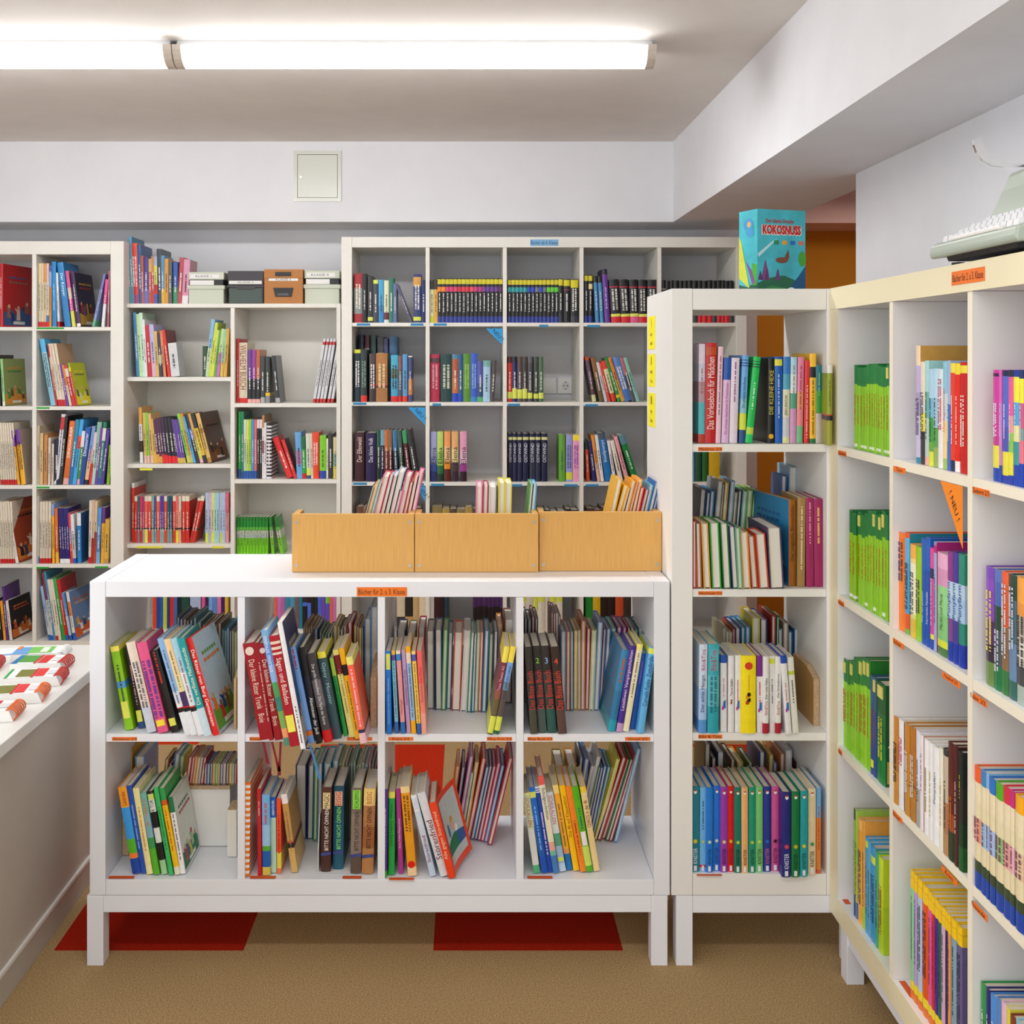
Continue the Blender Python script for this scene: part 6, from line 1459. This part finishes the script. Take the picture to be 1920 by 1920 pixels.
# ---------------------------------------------------------------- building the books
def lum(c): return sum(a*b for a, b in zip(lin(c)[:3], (.21, .72, .07)))
def dominant(b):
    best, w_ = b[0][0], {}
    for k, (c, f) in enumerate(b):
        e = b[k+1][1] if k+1 < len(b) else 1.0; w_[c] = w_.get(c, 0)+e-f
    return max(w_, key=w_.get)
def colour_name(c):
    r, g, b = (int(c[i:i+2], 16)/255 for i in (0, 2, 4)); h, s, v = colorsys.rgb_to_hsv(r, g, b); h *= 360
    if v < .2: return 'black'
    if s < .14: return 'white' if v > .84 else 'pale grey' if v > .65 else 'grey' if v > .4 else 'dark grey'
    if h < 45 and v < .72: return 'dark brown' if v < .4 else 'brown' if s > .35 else 'taupe'
    n = 'red' if h < 14 or h > 346 else 'orange' if h < 40 else 'yellow' if h < 66 else 'lime' if h < 90 else 'green' if h < 155 else 'teal' if h < 195 else 'blue' if h < 245 else 'violet' if h < 290 else 'pink'
    return ('dark ' if v < .5 else 'pale ' if s < .38 else '')+n
def geom(B):
    """cover and pages in the book's own frame: x thickness, y depth behind the spine, z height"""
    o, t, h = B['o'], B['t'], B['h']; rev = 'rev' in o
    d = float(o['w']) if 'w' in o else B['dep']
    if not d:
        lim = .135 if rev else .15
        d = min(max(.66*h, .09), lim) if ('low bookcase' in B['place'] or 'narrow' in B['place']) else min(max(.66*h, .09), .2)
    B['d'] = d
    c = min(.0022 if t > .014 else .0009, t*.22); ins = .0028 if t > .014 else .0008
    if rev: c, ins = min(.0031, t*.24), .0034
    bu = min(.0028, t*.11); B['bu'] = bu
    P = [(0, d), (0, bu)]+[(t*k/4, bu*(1-math.sin(math.pi*k/4))) for k in (1, 2, 3)]+[(t, bu), (t, d), (t-c, d), (t-c, bu+c), (c, bu+c), (c, d)]
    n = len(P); bd = B['bands']; lv = [h*(1-f) for _, f in bd]+[0.0]; m = MB()
    cl = lin(hx(o['ccl'])) if 'ccl' in o else None; cr = lin(hx(o['cc'])) if 'cc' in o else None
    m.v = [(x, y, z) for z in lv for x, y in P]
    for k, (col, _) in enumerate(bd):
        C_ = lin(col); a, b = k*n, (k+1)*n
        for i in range(n):
            j = (i+1) % n; m.f.append((b+i, b+j, a+j, a+i)); m.c.append(cl if i == 0 and cl else cr if i == 5 and cr else C_)
    m.f.append(tuple(range(n))[::-1]); m.c.append(lin(bd[0][0])); q = len(bd)*n
    m.f.append(tuple(q+i for i in range(n))); m.c.append(lin(bd[-1][0]))
    p = MB(); pc = lin('efeadf') if rev else lin('ddd4c4')
    p.box(c+.0001, t-c-.0001, bu+c, d-ins, ins*.8, h-ins, pc)
    if rev:
        for g in (m, p): g.v = [(t-x, d-y, z) for x, y, z in g.v]
    return m, p
def placing(B):
    yaw = math.radians(float(B['o'].get('yaw', 0)))
    if B['side']: yaw = -math.pi/2
    return Vector(B['P']), Euler((0, B['th'], yaw))
def child(mb, name, m, root):
    return mb.build(name, m, root)
def ellipse(m, f, cu, cv, a, b, col, e, n=12, ph=0):
    m.poly([f(cu+a*math.cos(q*2*math.pi/n+ph), cv+b*math.sin(q*2*math.pi/n+ph), e) for q in range(n)], lin(col))
def picture(root, f, cols, rnd, name='cover_picture'):
    """plain printed picture: a ground colour, rounded figures and a title bar"""
    m = MB(); cols = [hx(c) for c in cols.split(',')]
    m.poly([f(.04, .03, .0003), f(.97, .03, .0003), f(.97, .2, .0003), f(.7, .26, .0003), f(.35, .21, .0003), f(.04, .25, .0003)], lin(cols[0]))
    for k in range(5):
        u = .2+.16*k+rnd.uniform(-.03, .03); v = rnd.uniform(.18, .36); c = cols[(k+1) % len(cols)]; b = rnd.uniform(.07, .12)
        m.poly([f(u-.07, v-b, .0005+.0001*k), f(u+.07, v-b, .0005+.0001*k), f(u+.045, v+b*.5, .0005+.0001*k), f(u-.045, v+b*.5, .0005+.0001*k)], lin(c))
        ellipse(m, f, u, v+b*.75, .045, .032, cols[(k+3) % len(cols)] if k % 2 else 'd8a888', .0006+.0001*k, 10)
        m.poly([f(u-.04, v, .0006+.0001*k), f(u-.12, v+b*.6, .0006+.0001*k), f(u-.1, v+b*.75, .0006+.0001*k), f(u-.03, v+.03, .0006+.0001*k)], lin(c))
    z = .78
    for k in range(2):
        u = .2
        while u < .78:
            l = rnd.uniform(.05, .12); m.poly([f(u, z, .0005), f(u+l, z, .0005), f(u+l, z+.035, .0005), f(u, z+.035, .0005)], lin(cols[k % len(cols)])); u += l+.03
        z -= .075
    m.poly([f(.35, .05, .0006), f(.75, .05, .0006), f(.75, .10, .0006), f(.35, .10, .0006)], lin('e8e8e4'))
    m.build(name, M_print, root)
def individual(B, label):
    o, t, h = B['o'], B['t'], B['h']; m, p = geom(B); d, bu = B['d'], B['bu']; rnd = random.Random(int(B['x']*7)+int(h*1000))
    root = m.build('book', M_cover); root.location, root.rotation_euler = placing(B)
    tag(root, label, 'book', B['group'])
    p.build('pages', M_pages, root)
    if 'rev' in o: return root
    dom = dominant(B['bands']); tc = hx(o['tc']) if 'tc' in o else ('f2f0e8' if lum(dom) < .3 else '3a3434')
    if 'ns' in o: o.pop('k', None); o.pop('star', None)
    if 'nf' in o: o.pop('face', None)
    ts = float(o.get('ts', .42)); r0, r1 = (float(q) for q in o.get('tr', '.22-.72').split('-'))
    if 't' in o and o['t'] is not True:
        text('title', o['t'], .02, tc, root, Matrix.Translation((t/2, -.0006, h*(1-(r0+r1)/2))) @ (DOWN if 'dn' in o else UP), fit=(h*(r1-r0), t*ts*1.15))
    elif 'nt' not in o and t > .006:
        mm = MB(); z = h*(1-r0); wd = t*ts*.5; lines = 2 if t > .022 else 1
        for ln in range(lines):
            z = h*(1-r0); xc = t/2+(ln-(lines-1)/2)*wd*1.7; hw = wd/2
            while z > h*(1-r1):
                l = rnd.uniform(.0018, .0042); mm.quad((xc-hw, -.0005, z-l), (xc+hw, -.0005, z-l), (xc+hw, -.0005, z), (xc-hw, -.0005, z), lin(tc)); z -= l+rnd.choice((.0008, .0008, .001, .004))
        if mm.v: mm.build('title', M_print, root)
    def plate(nm, a, b, col, kw=.84, txt='', tcol='333'):
        q = MB().box(t*(.5-kw/2), t*(.5+kw/2), -.0009, bu*.6, h*(1-b), h*(1-a), lin(hx(col))).build(nm, M_print, root)
        if txt: text('lettering', txt, .02, hx(tcol), q, Matrix.Translation((t/2, -.0013, h*(1-(a+b)/2))) @ UP, fit=(h*(b-a)*.92, t*kw*.7))
    if 'k' in o:
        a, b = (float(q) for q in o['k'].split('-')); plate('sticker', a, b, o.get('kc', 'e2e45c'), float(o.get('kw', .8)))
    if 'pk' in o:
        a, b = (float(q) for q in o['pk'].split('-')); plate('spine_label', a, b, o['pkc'], .72, o.get('pt') if o.get('pt') is not True else '', o.get('ptc', '333'))
    rd = lambda fr, rr, col, nm, e=.0008: MB().disc((t/2, -e, h*(1-fr)), t*rr, 'y', 18, None, lin(hx(col))).build(nm, M_print, root)
    if 'disc' in o: rd(float(o['disc']), .36, 'f0d8c8', 'spine_emblem')
    if 'dot' in o: rd(float(o['dot']), .4, o.get('dotc', 'e81414'), 'round_sticker', .0012)
    if 'disc2' in o: rd(float(o['disc2']), .26, 'd8402a', 'spine_emblem')
    if 'num' in o: text('numeral', o['num'], t*.95, hx(o['nc']), root, Matrix.Translation((t/2, -.0007, h*.83)) @ Matrix.Rotation(math.pi/2, 4, 'X'))
    if 'band' in o:
        z = h*(1-float(o['band'])); q = MB(); q.quad((0, -.0007, z-.004), (t, -.0007, z), (t, -.0007, z+.008), (0, -.0007, z+.004), lin('3f4a8c')); q.build('spine_band', M_print, root)
    if 'star' in o:
        z = h*(1-float(o['star'])); q = MB(); q.poly([(t/2+t*(.34 if k % 2 else .17)*math.cos(k*math.pi/8), -.0008, z+t*(.34 if k % 2 else .17)*math.sin(k*math.pi/8)) for k in range(16)], lin(hx(o['sc']))); q.build('star_emblem', M_print, root)
    if 'face' in o:
        z = h*(1-float(o['face'])); q = MB(); q.disc((t/2, -.0008, z), t*.2, 'y', 12, t*.26, lin('f0ece4')); q.disc((t/2, -.001, z+t*.17), t*.2, 'y', 10, t*.1, lin('c04a2a')); q.build('spine_emblem', M_print, root)
    if 'bl' in o:
        z = h*(1-float(o['bl'])); q = MB(); q.quad((t*.3, -.0007, z-.01), (t*.8, -.0007, z-.01), (t*.8, -.0007, z+.012), (t*.45, -.0007, z+.008), lin('2f6fc0')); q.quad((t*.2, -.0008, z-.014), (t*.5, -.0008, z-.014), (t*.5, -.0008, z-.004), (t*.2, -.0008, z-.006), lin('c030a0')); q.build('spine_emblem', M_print, root)
    if 'bl2' in o:
        z = h*(1-float(o['bl2'])); q = MB()
        for k in range(4): q.disc((t*(.42+.1*(k % 2)), -.0007-.0001*k, z+(k-1.5)*t*.18), t*.13, 'y', 10, t*.15, lin(('c8401c', '2a1a10', 'e0a020', '2a1a10')[k]))
        q.build('spine_emblem', M_print, root)
    if 'art' in o: picture(root, lambda u, v, e: (t+e, u*d, v*h), o['art'], rnd)
    if 'artl' in o: picture(root, lambda u, v, e: (-e, (1-u)*d, v*h), o['artl'], rnd)
    if 'flare' in o:
        q = MB(); pts = []
        for k in range(9):
            f = k/8; pts.append((t+.0008+.045*f**1.6, .004+f*d*.86))
        for (x0, y0), (x1, y1) in zip(pts, pts[1:]):
            q.quad((x0, y0, .001), (x1, y1, .001), (x1, y1, h), (x0, y0, h), lin(hx(o['cc']))); q.quad((x0-.0006, y0, .001), (x0-.0006, y0, h), (x1-.0006, y1, h), (x1-.0006, y1, .001), lin('f4f0e8'))
        fc = q.build('front_cover', M_cover, root)
        fx = lambda y: t+.0008+.045*(max(y-.004, 0)/(d*.86))**1.6
        q = MB(); f = lambda u, v, e: (fx(.004+u*d*.86)+e+.0006, .004+u*d*.86, v*h)
        for k in range(6): 
            u0, u1 = .1+.8*k/6, .1+.8*(k+1)/6
            q.quad(f(u0, .1, .0), f(u1, .1, 0), f(u1, .93, 0), f(u0, .93, 0), lin('c4ccca')); q.quad(f(u0, .22, .0006), f(u1, .22, .0006), f(u1, .42-.02*abs(k-2), .0006), f(u0, .42-.02*abs(k-3), .0006), lin('2a7a5a' if k < 4 else '3a60a0'))
        for cu, cv, a, b, c in ((.5, .52, .07, .06, 'e8b090'), (.5, .6, .06, .04, 'd8a040'), (.3, .5, .05, .09, '3a78a8'), (.62, .45, .06, .05, 'f0f0ec')): ellipse(q, f, cu, cv, a, b, c, .0014)
        q.build('cover_picture', M_print, fc)
    if 'ribbon' in o or 'ribbonb' in o:
        M = (Matrix.Translation(root.location) @ root.rotation_euler.to_matrix().to_4x4()).inverted()
        base = Vector(B['P']); n = int(o.get('ribbon', 1)) if o.get('ribbon') is not True else 1
        for k in range(n):
            q = MB(); x = base.x+t*.3+.022*k; z0 = base.z-.001; yf = base.y-.004; L = (.055, .075, .085)[k % 3]; sway = (.012, .018, -.004)[k % 3]
            if 'ribbonb' in o: L, sway = .085, .025
            W = lambda f: .0028+.004*max(0, f-.55)
            pr = None
            for j in range(9):
                f = j/8; cx_ = x+sway*f; z = z0-L*f; w_ = W(f); a = M @ Vector((cx_-w_, yf, z)); b = M @ Vector((cx_+w_, yf, z))
                if pr: q.quad(pr[0], pr[1], b, a)
                pr = (a, b)
            q.build('ribbon', M_fabricb if 'ribbonb' in o else M_fabric, root)
    return root
def ordinal(n): return ['', 'first', 'second', 'third', 'fourth', 'fifth', 'sixth', 'seventh', 'eighth', 'ninth', 'tenth', 'eleventh', 'twelfth', 'thirteenth', 'fourteenth', 'fifteenth', 'sixteenth', 'seventeenth', 'eighteenth'][n]
def clip(B):
    """share of the book that lies inside the picture"""
    return 0 if B['x'] > 1925 or B['x'] < -30 else 1
NBOOK = 300
rank = sorted((b for b in BOOKS if clip(b)), key=lambda b: -b['area'])[:NBOOK]
keep = {id(b) for b in rank}
byrow = {}
for b in BOOKS: byrow.setdefault(b['row'], []).append(b)
mass = MB()
def small_title(b, M):
    o, t, h = b['o'], b['t'], b['h']
    if 'rev' in o or 'nt' in o or b['vf'] < .5 or t < .007: return
    tc = lin(hx(o['tc']) if 'tc' in o else ('ecebe4' if lum(dominant(b['bands'])) < .3 else '3a3434')); r0, r1 = (float(q) for q in o.get('tr', '.34-.74').split('-')); ts = float(o.get('ts', .42))
    if isinstance(o.get('t'), str):
        me = glyphs(o['t'], .02); T_ = M @ Matrix.Translation((t/2, -.0006, h*(1-(r0+r1)/2))) @ (DOWN if 'dn' in o else UP) @ fitted(me, (h*(r1-r0), t*ts*1.15))
        i = len(mass.v); mass.v += [tuple(T_ @ v.co) for v in me.vertices]
        for f in me.polygons: mass.f.append(tuple(i+k for k in f.vertices)); mass.c.append(tc)
        return
    rnd = random.Random(int(b['x']*10)); q = MB(); z = h*(1-r0); hw = t*ts*.3
    while z > h*(1-r1):
        l = rnd.uniform(.002, .005); q.quad((t/2-hw, -.0005, z-l), (t/2+hw, -.0005, z-l), (t/2+hw, -.0005, z), (t/2-hw, -.0005, z), tc); z -= l+rnd.choice((.001, .001, .0015, .005))
    mass.add(q, M)
for place, bs_ in byrow.items():
    bs_.sort(key=lambda b: b['x']); cnt = {}; tot = {}
    for b in bs_:
        if not b['desc']: b['desc'] = colour_name(dominant(b['bands']))+(' edged book turned backwards' if 'rev' in b['o'] else ' book')
        tot[b['desc']] = tot.get(b['desc'], 0)+1
    for b in bs_:
        k = cnt[b['desc']] = cnt.get(b['desc'], 0)+1
        A, _, Z_ = place.partition(' of the '); pl = (Z_+', '+A) if Z_ else place
        lab = b['desc']+(', '+ordinal(k)+' such from left' if tot[b['desc']] > 1 else '')+', '+pl
        if id(b) in keep: individual(b, lab)
        else:
            m, p = geom(b); l, r = placing(b); M = Matrix.Translation(l) @ r.to_matrix().to_4x4(); mass.add(m, M); mass.add(p, M); small_title(b, M)
o = mass.build('books', M_cover); o['kind'] = 'stuff'; o['label'] = 'the many smaller books filling the back bookcases and rear rows'; o['category'] = 'books'
